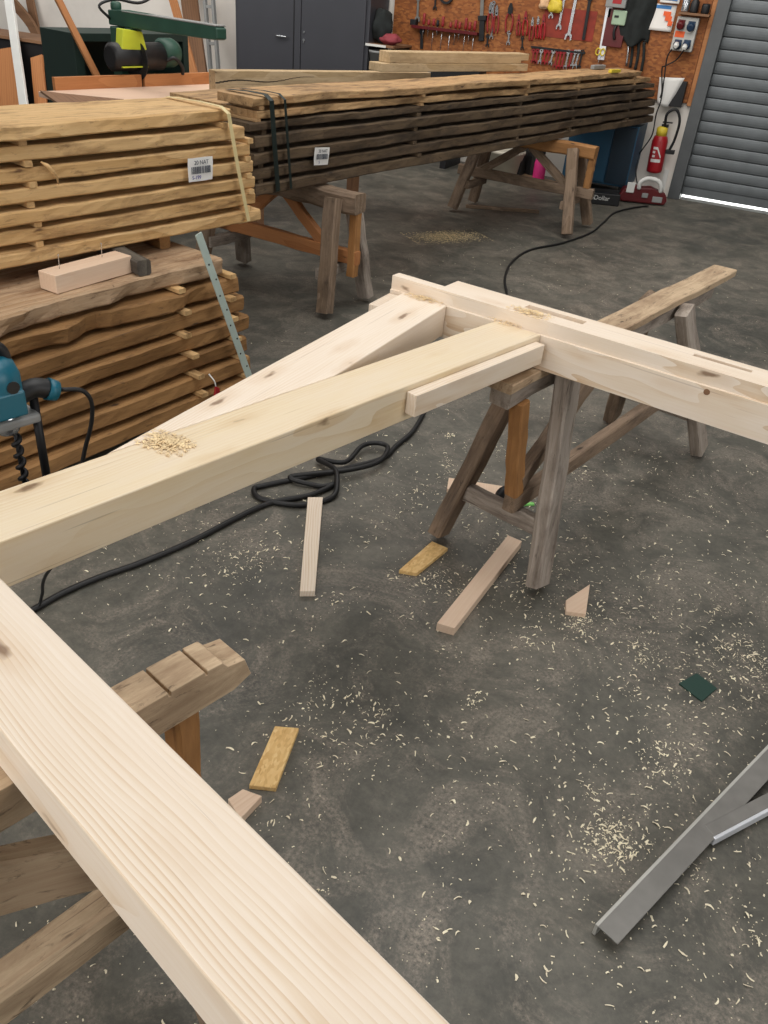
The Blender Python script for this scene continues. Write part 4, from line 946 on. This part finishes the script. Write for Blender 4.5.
# red painted field behind the big wrenches
ra = (-2.486, 8.730, 1.425); rb = (-1.992, 8.730, 1.214)
tag(MB().box(ra[0], rb[0], YB-.002, YB, rb[2], ra[2]+.03).build('shadow_board', SHADOWB, None), 'red painted panel behind the big silver wrenches', 'panel')
G2 = 'big silver wrenches'
wrench('short silver wrench at the left of the red painted panel', (-2.426, 8.700, 1.485), (-2.417, 8.700, 1.375), .03, CHROME, G2)
wrench('slim silver wrench hanging over the left of the red painted panel', (-2.319, 8.700, 1.564), (-2.326, 8.700, 1.295), .034, CHROME, G2)
wrench('biggest silver wrench hanging over the right of the red painted panel', (-2.212, 8.700, 1.588), (-2.220, 8.700, 1.224), .045, CHROME, G2)
# yellow and pink cloth flower
k = (-2.394, 8.650, 1.464)
o = lump('yellow_rag', 'crumpled yellow and cream rag pinned above the red painted panel', 'rag', (k[0], YB-.032, k[2]), .075, .03, .055, YELLOW, 3., 10, .45)
o = lump('cream_rag', 'small cream rag pinned left of the yellow rag', 'rag', (k[0]-.1, YB-.026, k[2]+.01), .05, .024, .045, plain('cream cloth', '#d8b089', .9), 6., 10, .45)
# lower row of small wrenches
LR = [(-2.530, 8.700, 1.086), (-2.491, 8.700, 1.090), (-2.452, 8.700, 1.094), (-2.412, 8.700, 1.094), (-2.374, 8.700, 1.098), (-2.336, 8.700, 1.102), (-2.296, 8.700, 1.102), (-2.263, 8.700, 1.106), (-2.230, 8.700, 1.109), (-2.192, 8.700, 1.113), (-2.159, 8.700, 1.116), (-2.126, 8.700, 1.120), (-2.093, 8.700, 1.123), (-2.061, 8.700, 1.127)]
LB = [(-2.518, 8.700, 0.995), (-2.492, 8.700, 0.990), (-2.452, 8.700, 0.994), (-2.418, 8.700, 0.997), (-2.383, 8.700, 0.993), (-2.349, 8.700, 0.997), (-2.301, 8.700, 0.977), (-2.265, 8.700, 0.972), (-2.232, 8.700, 0.976), (-2.198, 8.700, 0.979), (-2.165, 8.700, 0.983), (-2.138, 8.700, 0.994), (-2.105, 8.700, 0.998), (-2.070, 8.700, 0.993)]
LM = [REDH, REDH, CHROME, RED, REDH, CHROME, REDH, RED, REDH, CHROME, REDH, CHROME, CHROME, IRON]
for i, (a, b_, m_) in enumerate(zip(LR, LB, LM)):
    cn = {'red handle': 'red', 'red paint': 'bright red', 'chrome': 'silver', 'dark iron': 'dark'}[m_.name]
    wrench('%s small wrench in the lower row, %s from the left' % (cn, NTH[i]), a, b_, .026, m_, 'small wrenches in the lower row')
a = (-2.561, 8.700, 1.096); b_ = (-2.035, 8.700, 1.141)
tag(MB().box(0, b_[0]-a[0], -.02, 0, -.008, .008).build('hook_rail', IRON, None, Matrix.Translation((a[0], YB, (a[2]+b_[2])/2))), 'dark hook rail carrying the lower row of small wrenches', 'hook rail')
# long grey level leaning at the wall, scissors, gauge, grey box
lt = (-1.893, 8.680, 1.598); lw = (-1.875, 8.680, 1.081)
tag(MB().box(0, (Vector(lw)-Vector(lt)).length, -.03, .03, -.012, .012).box(.1, .18, -.02, .02, -.014, .014).build('long_level', ALUB, None, frame((lt[0], YB-.016, lt[2]), (lw[0], YB-.016, lw[2]), (0, -1, 0)), bevel=.002), 'long pale grey level hanging right of the red painted panel', 'level')
k = (-1.890, 8.680, 1.145)
sc_ = empty('scissors', 'scissors with yellow handles hanging at the foot of the pale grey level', 'scissors', Matrix.Translation((k[0], YB-.038, k[2])))
for s in (-1, 1):
    q = MB(); q.tube([(s*.022+.02*math.cos(t*PI/6), 0, .02*math.sin(t*PI/6)*1.4) for t in range(13)], .0055, 8); q.build('handle', YELLOW, sc_)
    MB().prism([(s*.01, -.02), (s*.012+.004, -.02), (-s*.006, -.13)][::s], -.002, .002, Matrix.Rotation(PI/2, 4, 'X')).build('blade', CHROME, sc_)
ga = (-1.873, 8.700, 1.493); gb = (-1.712, 8.700, 1.314)
gau = empty('wall_gauge', 'red framed meter with pale green face beside the grey level', 'meter', Matrix.Translation((ga[0], YB, gb[2])))
wg = gb[0]-ga[0]; hg = ga[2]-gb[2]
MB().box(-.02, wg, -.03, 0, -.12, hg).build('backplate', DKRED, gau, bevel=.003)
MB().box(.03, wg-.005, -.055, -.03, hg*.3, hg*.95).build('meter_body', plain('pale green plastic', '#9db59b', .5), gau, bevel=.01)
MB().box(.05, .09, -.058, -.055, hg*.62, hg*.72).build('display', BLACK, gau)
MB().tube(smooth([(wg*.5, -.04, hg*.3), (wg*.45, -.05, .0), (wg*.55, -.045, -.06)], 5), .012, 8).build('probe', BLACK, gau)
k = (-1.830, 8.650, 1.550)
gx = empty('switch_box', 'pale grey box with red mark at the top edge above the red meter', 'box', Matrix.Translation((k[0], YB, k[2])))
MB().box(-.09, .09, -.08, 0, -.05, .12).build('box_body', GREYP, gx, bevel=.006)
MB().box(-.03, .05, -.0815, -.08, -.02, .025).build('red_mark', RED, gx)
# dark jacket and straps hanging by the papers
def drape(name, label, cat, x0, x1, z0, z1, mat, seed, dep=.07):
    nx, nz = 18, 20; vs = []; fs = []
    for j_ in range(nz+1):
        v = j_/nz
        for i in range(nx+1):
            u = i/nx; wv_ = .5+.5*math.sin(u*9+seed+v*2)
            nar = .8+.2*math.sin(v*2.2+.4)
            vs.append((x0+(x1-x0)*(.5+(u-.5)*nar)+.01*math.sin(v*7+seed), YB-.006-dep*(.3+.7*wv_)*math.sin(PI*min(1, max(.02, u)))**.5, z1+(z0-z1)*v+.03*math.sin(u*8+seed)*(v > .9)))
    for j_ in range(nz):
        for i in range(nx):
            a = j_*(nx+1)+i; fs.append((a, a+nx+1, a+nx+2, a+1))
    o = MB().add(vs, fs, True).build(name, mat, None); md = o.modifiers.new('thickness', 'SOLIDIFY'); md.thickness = .006; md.offset = 1
    return tag(o, label, cat)
ja = (-1.767, 8.700, 1.541); jb = (-1.494, 8.700, 1.240)
drape('dark_jacket', 'dark work jacket hanging on the tool wall left of the papers', 'jacket', ja[0], jb[0]+.01, jb[2], ja[2]+.06, CLOTH, 1.)
for i, (a, b_) in enumerate([((-1.675, 8.660, 1.310), (-1.633, 8.660, 1.060)), ((-1.636, 8.660, 1.298), (-1.593, 8.660, 1.048)), ((-1.567, 8.660, 1.273), (-1.545, 8.660, 1.037)), ((-1.519, 8.660, 1.262), (-1.487, 8.660, 1.027))]):
    a = Vector(a); b_ = Vector(b_); a.y = b_.y = YB-.02
    mid = a.lerp(b_, .5)+Vector((.01, -.005, 0))
    tag(MB().tube(smooth([a, mid, b_], 5), .013 if i else .009, 8).build('hanging_strap', CHROME if i == 0 else CLOTH, None), '%s strap hanging under the dark jacket, %s from the left' % ('silver' if i == 0 else 'dark', NTH[i]), 'strap', 'straps under the dark jacket')
k = (-1.632, 8.600, 1.543)
# papers
def sheet(name, label, a, b_, mat, extra=None, tilt=0., y=.0):
    x0, z1 = a[0], a[2]; x1, z0 = b_[0], b_[2]; w_ = x1-x0; h_ = z1-z0
    root = empty(name, label, 'paper', Matrix.Translation((x0+w_/2, YB-.004-y, z1)) @ Matrix.Rotation(tilt, 4, 'Y'))
    vs = []; fs = []
    for j_ in range(9):
        for i in range(5):
            u, v = i/4, j_/8; vs.append(((u-.5)*w_, -.003-.012*v*v*(1+.4*math.sin(u*4)), -v*h_))
    for j_ in range(8):
        for i in range(4): a_ = j_*5+i; fs.append((a_, a_+5, a_+6, a_+1))
    s_ = MB().add(vs, fs, True).build('sheet', mat, root); md = s_.modifiers.new('thickness', 'SOLIDIFY'); md.thickness = .001
    if extra: extra(root, w_, h_)
    return root
def ex1(root, w_, h_):
    MB().box(-w_*.46, w_*.3, -.0055, -.0045, -h_*.17, -h_*.04).build('header_print', BLUEP, root)
    for z0, z1, x0, x1 in ((-.42, -.25, .05, .35), (-.6, -.42, .15, .42), (-.78, -.6, .3, .48)):
        MB().box(w_*x0, w_*x1, -.02, -.019, h_*z0, h_*z1).build('orange_print', ORNGP, root)
sheet('wall_sheet', 'white sheet with blue header and orange print left of the socket box', (-1.524, 8.730, 1.561), (-1.308, 8.730, 1.360), PAPER, ex1)
def ex2(root, w_, h_): MB().box(-w_*.4, w_*.4, -.02, -.019, -h_*.8, -h_*.4).build('header_print', BLUEP, root)
sheet('wall_sheet', 'small white sheet with blue print at the top edge above the socket box', (-1.458, 8.700, 1.678), (-1.292, 8.700, 1.573), PAPER, ex2, 0, .02)
# socket box
ka = (-1.276, 8.700, 1.485); kb = (-1.031, 8.700, 1.225)
sk = empty('socket_box', 'grey socket box with blue and red sockets and an orange sticker beside the shutter', 'socket box', Matrix.Translation((ka[0]+.005, YB, kb[2])))
wk = .185; hk = ka[2]-kb[2]
MB().box(0, wk, -.075, 0, 0, hk).build('box_body', plain('socket box grey', '#b9b9b4', .5), sk, bevel=.006)
BLS = plain('blue socket', '#1c3550', .45)
for u, v, m_ in ((.24, .78, DKRED), (.72, .76, BLS), (.3, .2, BLS), (.72, .22, BLS)):
    MB().lathe([(.034, 0), (.036, .02), (.03, .05), (.018, .055)], 18, Matrix.Translation((wk*u, -.075, hk*v)) @ Matrix.Rotation(PI/2+.3, 4, 'X')).box(wk*u-.03, wk*u+.03, -.085, -.075, hk*v-.035, hk*v+.035).build('socket', m_, sk, bevel=.002)
MB().box(wk*.06, wk*.5, -.0775, -.0755, hk*.4, hk*.58).build('orange_sticker', ORNGP, sk)
MB().box(wk*.55, wk*.78, -.0775, -.0755, hk*.56, hk*.66).build('white_sticker', WHITE, sk)
MB().lathe([(.022, 0), (.022, .03), (.014, .05)], 14, Matrix.Translation((wk*.3, -.13, hk*.2)) @ Matrix.Rotation(PI/2+.4, 4, 'X')).lathe([(.022, 0), (.022, .03), (.014, .05)], 14, Matrix.Translation((wk*.7, -.13, hk*.17)) @ Matrix.Rotation(PI/2+.4, 4, 'X')).build('plug', WHITE, sk)
# ledge with cans above
la_ = (-1.257, 8.660, 1.498); lb2 = (-1.046, 8.660, 1.505)
lg = MB().box(0, .26, -.11, 0, -.018, 0).build('wall_ledge', BROWN, None, Matrix.Translation((la_[0]-.01, YB, la_[2]+.02)), bevel=.002); tag(lg, 'short wooden ledge above the socket box', 'ledge')
lz = la_[2]+.021
tag(MB().lathe([(.03, 0), (.032, .01), (.032, .1), (.028, .11)], 18).build('steel_can', CHROME, None, Matrix.Translation((la_[0]+.03, YB-.06, lz))), 'shiny can at the left of the ledge above the socket box', 'can', 'cans on the ledge')
tag(MB().lathe([(.034, 0), (.036, .01), (.036, .08), (.02, .1), (.02, .12)], 18).build('black_can', BLACK, None, Matrix.Translation((la_[0]+.105, YB-.06, lz))), 'black can in the middle of the ledge above the socket box', 'can', 'cans on the ledge')
tag(MB().lathe([(.03, 0), (.034, .01), (.036, .06), (.03, .075)], 18).build('black_can', IRON, None, Matrix.Translation((la_[0]+.2, YB-.06, lz))), 'low dark can at the right of the ledge above the socket box', 'can', 'cans on the ledge')
# white dust sheet hanging below
tag(MB().box(-.0, .21, -.06, 0, -.2, .01).build('cable_tray', IRON, None, Matrix.Translation(((-1.266, 8.700, 0.985)[0], YB, (-1.266, 8.700, 0.985)[2])), bevel=.004), 'dark box behind the hanging white paper beside the shutter', 'box')
pa = (-1.304, 8.680, 1.006); pb = (-1.085, 8.680, 1.023); pc = (-1.168, 8.680, 0.768); pd = (-1.276, 8.680, 0.796)
vs = []; fs = []
for j_ in range(9):
    v = j_/8
    for i in range(6):
        u = i/5; l_ = Vector(pa).lerp(Vector(pd), v); r_ = Vector(pb).lerp(Vector(pc), v); q = l_.lerp(r_, u); q.y = YB-.07-.02*math.sin(u*4)*(.3+v*.7); vs.append(q)
for j_ in range(8):
    for i in range(5): a_ = j_*6+i; fs.append((a_, a_+6, a_+7, a_+1))
o = MB().add(vs, fs, True).build('hanging_paper', PAPER, None); md = o.modifiers.new('thickness', 'SOLIDIFY'); md.thickness = .0015; tag(o, 'white pointed paper hanging beside the shutter above the extinguisher', 'paper')
# cables from the sockets
def wallcable(label, pts, r=.006):
    pts = [Vector(p) for p in pts]
    return tag(MB().tube(smooth(pts), r, 8).build('wall_cable', RUBBER), label, 'cable', 'cables from the socket box')
wallcable('black cable dropping from the left plug of the socket box to the chainsaw', [(-1.239, 8.550, 1.239), (-1.264, 8.560, 1.166), (-1.247, 8.570, 0.994), (-1.231, 8.570, 0.834), (-1.248, 8.600, 0.706), (-1.244, 8.620, 0.535), (-1.299, 8.600, 0.399), (-1.324, 8.620, 0.331), (-1.293, 8.550, 0.185), (-1.184, 8.350, 0.053)])
wallcable('black cable looping below the right plug of the socket box', [(-1.136, 8.550, 1.242), (-1.189, 8.600, 1.157), (-1.271, 8.600, 1.101), (-1.294, 8.620, 1.074), (-1.251, 8.620, 0.910), (-1.251, 8.620, 0.845)])
# fire extinguisher on its bracket
ea = (-1.166, 8.620, 0.554); eb = (-1.141, 8.620, 0.208)
ez0 = eb[2]; eh = ea[2]-eb[2]; ex = (ea[0]+eb[0])/2
ext = empty('fire_extinguisher', 'red fire extinguisher with yellow collar on the white wall beside the shutter', 'fire extinguisher', Matrix.Translation((ex, WY-.1, ez0)) @ Matrix.Rotation(math.radians(-2.5), 4, 'Y'))
MB().lathe([(.03, 0), (.068, .012), (.072, .03), (.072, eh*.8), (.06, eh*.92), (.028, eh)], 28).build('cylinder', RED, ext)
MB().lathe([(.05, eh*.93), (.05, eh+.045), (.03, eh+.06)], 20).build('collar', YELLOW, ext)
MB().box(-.012, .05, -.02, .02, eh+.055, eh+.08).box(-.01, .08, -.012, .012, eh+.09, eh+.102).build('lever', BLACK, ext, bevel=.003)
MB().tube(smooth([(.02, -.02, eh+.06), (.02, -.04, eh+.17), (.09, -.03, eh+.21), (.14, -.02, eh+.12), (.13, -.01, eh*.9), (.1, -.01, eh*.6)], 6), .012, 8).build('hose', BLACK, ext)
MB().box(.07, .15, -.03, .03, eh*.52, eh*.62).build('bracket', BLACK, ext, bevel=.004)
lbm = MB(); nseg = 10; ang0, ang1 = -2.2, -.9
vs = []; fs = []
for i in range(nseg+1):
    t = ang0+(ang1-ang0)*i/nseg
    for z_ in (eh*.3, eh*.38): vs.append((.0728*math.cos(t), .0728*math.sin(t), z_))
for i in range(nseg): fs.append((2*i, 2*i+2, 2*i+3, 2*i+1))
for z0, z1, a0_, a1_ in ((.42, .48, -2.1, -1.7), (.52, .58, -2.1, -1.75), (.62, .68, -2.1, -1.5)):
    o_ = len(vs)
    for i in range(5):
        t = a0_+(a1_-a0_)*i/4
        for z_ in (eh*z0, eh*z1): vs.append((.0728*math.cos(t), .0728*math.sin(t), z_))
    for i in range(4): fs.append((o_+2*i, o_+2*i+2, o_+2*i+3, o_+2*i+1))
for k_ in range(8):
    z_ = eh*(.66-.028*k_); t = -1.55+.07*k_; o_ = len(vs)
    for dt in (0, .12):
        for dz_ in (0, -eh*.05): vs.append((.0729*math.cos(t+dt), .0729*math.sin(t+dt), z_+dz_))
    fs.append((o_, o_+1, o_+3, o_+2))
lab = MB().add(vs, fs).build('label_print', WHITE, ext)
# white marker strip on the wall foot
ma = (-0.961, 8.740, 0.237); mb_ = (-0.950, 8.740, 0.057)
o = MB().box(-.022, .022, -.012, 0, 0, ma[2]-mb_[2]).build('white_strip', WHITE, None, Matrix.Translation((DX0-.18, WY-.002, .06))); tag(o, 'short white strip on the wall foot left of the shutter frame', 'strip')
# chainsaw and its black case
ch = empty('chainsaw', 'dark red electric chainsaw on the floor below the extinguisher', 'chainsaw', rotz(18, (-1.147, 8.275, 0.000)))
MB().prism([(-.2, .0), (.2, .0), (.22, .04), (.19, .1), (.06, .14), (-.05, .13), (-.1, .15), (-.19, .11), (-.22, .05)], -.055, .055, Matrix(((1, 0, 0, 0), (0, 0, -1, 0), (0, 1, 0, 0.01), (0, 0, 0, 1)))).build('housing', DKRED, ch, bevel=.012)
MB().tube(smooth([(-.06, -.05, .13), (-.06, -.06, .19), (-.0, -.05, .225), (.09, -.05, .215), (.13, -.05, .17), (.14, -.04, .12)], 5), .02, 10).build('front_handle', WHITE, ch)
MB().box(-.17, -.1, -.065, -.055, .09, .18).build('hand_guard', WHITE, ch, bevel=.006)
MB().box(-.02, .035, -.066, -.055, .06, .1).build('badge', GREYP, ch, bevel=.004)
MB().box(.08, .17, -.0645, -.055, .03, .08).build('vent', GREYP, ch, bevel=.004)
MB().prism([(-.2, .04), (-.5, .045), (-.53, .065), (-.5, .085), (-.2, .09)], -.006, .006, Matrix(((1, 0, 0, 0), (0, 0, -1, 0), (0, 1, 0, 0), (0, 0, 0, 1)))).build('guide_bar', IRON, ch)
ca = Vector((-1.600, 7.872, 0.000)); cb = Vector((-1.299, 7.968, 0.000))
cs = empty('bar_cover', 'long black bar cover with white lettering left of the chainsaw', 'bar cover', frame((ca.x, ca.y, 0), (cb.x, cb.y, 0)))
MB().box(-.03, (cb-ca).length, -.035, .035, .0, .1).build('cover_body', BLACK, cs, bevel=.008)
text('neDollar', .055, WHITE, cs, Matrix.Translation(((cb-ca).length*.4, -.0365, .058)) @ Matrix.Rotation(PI/2, 4, 'X'))
# things on the floor under the bench
k = Vector((-2.637, 8.569, -0.000))
bkt = empty('white_tub', 'pale round tub under the bench behind the far sawhorse', 'tub', Matrix.Translation((-2.500, 8.256, 0.000)))
MB().lathe([(.13, 0), (.17, .24), (.18, .24), (.18, .27), (.165, .27), (.15, .24), (.12, .02)], 24).build('tub_body', plain('tub cream', '#c9c2b2', .6), bkt)
k = Vector((-2.201, 8.389, -0.000))
can = empty('pink_canister', 'bright pink canister under the bench behind the far sawhorse', 'canister', Matrix.Translation((-2.152, 8.257, 0.000)))
MB().lathe([(.05, 0), (.058, .02), (.058, .2), (.04, .26), (.03, .28)], 20).build('canister_body', PINK, can); MB().lathe([(.032, .28), (.032, .32)], 14).build('lid', BLACK, can)
tag(MB().box(-.1, .1, -.08, .08, 0, .22).build('dark_crate', IRON, None, Matrix.Translation((-2.392, 8.503, 0.000)), bevel=.006), 'dark crate under the bench between the tub and the pink canister', 'crate')
tag(rough_stick(.62, .04, .025, seg=4, j=.002, seed=77).build('floor_lath', TRES, None, frame(Vector((-2.357, 6.842, 0.013)), Vector((-1.975, 7.033, 0.013)))), 'thin brown lath on the floor beside the far sawhorse', 'lath')
tag(MB().box(0, .9, 0, .2, 0, .05).build('floor_plank', GREYTOP, None, frame((-2.538, 8.278, 0.000), (-1.873, 8.081, 0.000)), bevel=.003), 'weathered plank on the floor behind the far sawhorse', 'plank')

# ------------------------------------------------------------------ shavings, chips and sawdust
def flake(vs, fs, x, y, z, L_, w_, a, r, curl):
    curl = min(curl, L_*.3); w_ = min(w_, L_*.75)
    ca, sa_ = math.cos(a), math.sin(a); o = len(vs); n = 2 if L_ < .008 else 4
    bd = r.uniform(-.35, .35)*L_; tw = r.uniform(-.4, .4)
    for i in range(n+1):
        u = i/n-.5; h = curl*(1-4*u*u); ww = w_*(.5+.5*math.cos(u*2.2))*r.uniform(.55, 1.2)
        for s in (-1, 1):
            px, py = u*L_*r.uniform(.9, 1.1), s*ww/2+bd*u*u*2
            vs.append((x+px*ca-py*sa_, y+px*sa_+py*ca, z+.0008+max(0, h+s*tw*ww*.4+.0005)))
    for i in range(n): fs.append((o+2*i, o+2*i+2, o+2*i+3, o+2*i+1))
r = random.Random(21); vs = []; fs = []
def hidden(x, y): return False
# loose scatter, thicker near the work
clusters = [((-1.288, 1.734, 0.000), .2, 300), ((-1.437, 2.410, 0.000), .15, 60), ((-0.628, 2.314, 0.000), .3, 500), ((-0.942, 2.598, 0.000), .25, 200), ((-0.273, 2.084, 0.000), .18, 260), ((-0.116, 1.963, 0.000), .2, 220), ((0.187, 2.091, 0.000), .2, 300), ((0.320, 2.027, 0.000), .12, 220), ((0.150, 1.606, -0.000), .14, 130), ((0.090, 1.318, 0.000), .035, 240), ((-1.179, 1.770, 0.000), .06, 110), ((0.311, 2.140, 0.000), .05, 130), ((0.162, 1.612, -0.000), .04, 110), ((0.030, 1.975, 0.000), .05, 60), ((-0.001, 1.385, 0.000), .15, 120), ((0.294, 1.259, 0.000), .12, 120), ((-0.155, 1.399, 0.000), .14, 90), ((-0.648, 1.228, 0.000), .07, 110), ((-0.651, 1.421, 0.000), .14, 90), ((-0.744, 0.563, 0.000), .1, 60), ((-0.758, 0.692, 0.000), .1, 30), ((0.046, 2.894, 0.000), .3, 260), ((-0.181, 3.098, 0.000), .25, 120), ((-0.194, 1.216, 0.000), .2, 110), ((0.235, 1.106, 0.000), .1, 60), ((-0.639, 1.979, 0.000), .05, 120), ((-0.159, 2.015, 0.000), .03, 120), ((-1.873, 2.263, 0.000), .1, 10), ((0.272, 2.412, 0.000), .2, 200), ((0.041, 1.049, 0.000), .12, 60)]
rc = random.Random(5)
for _ in range(70):
    clusters.append(((rc.uniform(-1.2, .7), rc.uniform(.5, 3.0), 0), rc.uniform(.012, .045), rc.randrange(8, 34)))
for c, sg, n in clusters:
    for _ in range(int(n*1.15)):
        x = r.gauss(c[0], sg); y = r.gauss(c[1], sg*1.1)
        big = r.random()
        L_ = .0025+.017*big**5; flake(vs, fs, x, y, 0, L_, r.uniform(.0018, .0055), r.uniform(0, 2*PI), r, r.uniform(0, .005))
for _ in range(900):
    x = r.uniform(-1.6, 1.0); y = r.uniform(.3, 3.6)
    L_ = .0025+.016*r.random()**7; flake(vs, fs, x, y, 0, L_, r.uniform(.0015, .004), r.uniform(0, 2*PI), r, r.uniform(0, .004))
for _ in range(500):
    x = r.uniform(-2.2, 1.2); y = r.uniform(3.0, 6.5)
    flake(vs, fs, x, y, 0, r.uniform(.005, .014), r.uniform(.002, .004), r.uniform(0, 2*PI), r, .002)
o = MB().add(vs, fs).build('wood_shavings', SHAV); tag(o, 'pale wood shavings and chips scattered over the concrete floor', 'shavings', None, 'stuff')
def pile(label, c, sx, sy, h, n, mat, seed, ang=0., L0=.004, L1=.011):
    r = random.Random(seed); vs = []; fs = []; c = Vector(c); ca, sa_ = math.cos(ang), math.sin(ang)
    for _ in range(n):
        a, b_ = r.gauss(0, 1), r.gauss(0, 1); a = max(-2.2, min(2.2, a)); b_ = max(-2.2, min(2.2, b_)); d = a*a+b_*b_
        hh_ = h*math.exp(-d*.8)*r.random(); px, py = a*sx, b_*sy
        flake(vs, fs, c.x+px*ca-py*sa_, c.y+px*sa_+py*ca, c.z+hh_, r.uniform(L0, L1), r.uniform(.002, .005), r.uniform(0, 2*PI), r, r.uniform(0, .0015))
    return tag(MB().add(vs, fs).build('wood_chips', mat), label, 'wood chips', None, 'stuff')
pile('heap of fresh wood chips on top of the long pale beam', (-0.934, 1.116, 0.801), .024, .017, .007, 420, SHAVO, 1)
RT = RZ+RH
pile('wood chips where the long beam meets the head beam', (-0.584, 2.205, 0.801), .03, .014, .006, 220, SHAVO, 2, math.radians(RA))
pile('wood chips on top of the head beam beside its first mortise', (-0.532, 2.206, 0.839), .03, .014, .007, 260, SHAVO, 3, math.radians(RA))
pile('wood chips where the tapering beam meets the head beam', (-0.858, 2.230, 0.801), .03, .011, .006, 160, SHAVO, 4, math.radians(RA))
pile('pale sawdust patch on the floor between the two far sawhorses', (-2.134, 5.856, 0.000), .14, .07, .012, 2600, DUST, 5, .9, .006, .016)

# ------------------------------------------------------------------ light, camera, look
def area(name, loc, target, sx, sy, power, col=(1, 1, 1)):
    l = bpy.data.lights.new(name, 'AREA'); l.shape = 'RECTANGLE'; l.size = sx; l.size_y = sy; l.energy = power; l.color = col
    o = bpy.data.objects.new(name, l); COL.objects.link(o); o.location = loc
    o.rotation_euler = (Vector(target)-Vector(loc)).to_track_quat('-Z', 'Y').to_euler(); return o
area('gate_daylight', (-2.2, -2.6, 2.3), (-.5, 2.5, .6), 4.5, 3.2, 165, (1, .97, .93))
area('roof_light', (-.6, 2.0, 4.6), (-.6, 2.0, 0), 4.5, 3.0, 135, (1, .98, .95))
area('roof_light_far', (-3.2, 5.6, 4.4), (-3.6, 7.4, 0), 7, 2.5, 230, (1, .96, .9))
area('side_fill', (4.6, 1.2, 2.4), (-1.0, 1.8, .7), 3.0, 1.8, 85, (1, .98, .95))  # added fill lamp, not a window: lifts the right-facing beam sides
area('left_wall_fill', (-8.2, 5.0, 3.0), (-7.6, 8.77, .9), 2.5, 1.6, 70, (1, .98, .95))  # extra lamp put in to brighten the white wall at left, no real window
area('yard_daylight', (1.0, 10.5, 3.0), (1.0, 9.1, 0), 4, 1.5, 900, (.95, .98, 1))
wd = bpy.data.worlds.new('hall ambience'); bpy.context.scene.world = wd; wd.use_nodes = True
bg = wd.node_tree.nodes['Background']; bg.inputs['Color'].default_value = (.95, .97, 1, 1); bg.inputs['Strength'].default_value = .1
cam = bpy.data.cameras.new('camera'); co = bpy.data.objects.new('camera', cam); COL.objects.link(co)
cam.sensor_fit = 'VERTICAL'; cam.sensor_height = 24; cam.lens = 19.2188; cam.clip_start = .02
mc = Matrix([[0.899516, -0.297407, 0.320033], [0.429473, 0.467546, -0.772628], [0.080154, 0.832436, 0.548293]]).to_4x4(); mc.translation = (0, 0, 1.6); co.matrix_world = mc
sc = bpy.context.scene; sc.camera = co
sc.view_settings.view_transform = 'Standard'; sc.view_settings.look = 'None'; sc.view_settings.exposure = 0.0; sc.view_settings.gamma = 1
sc.view_settings.use_curve_mapping = False
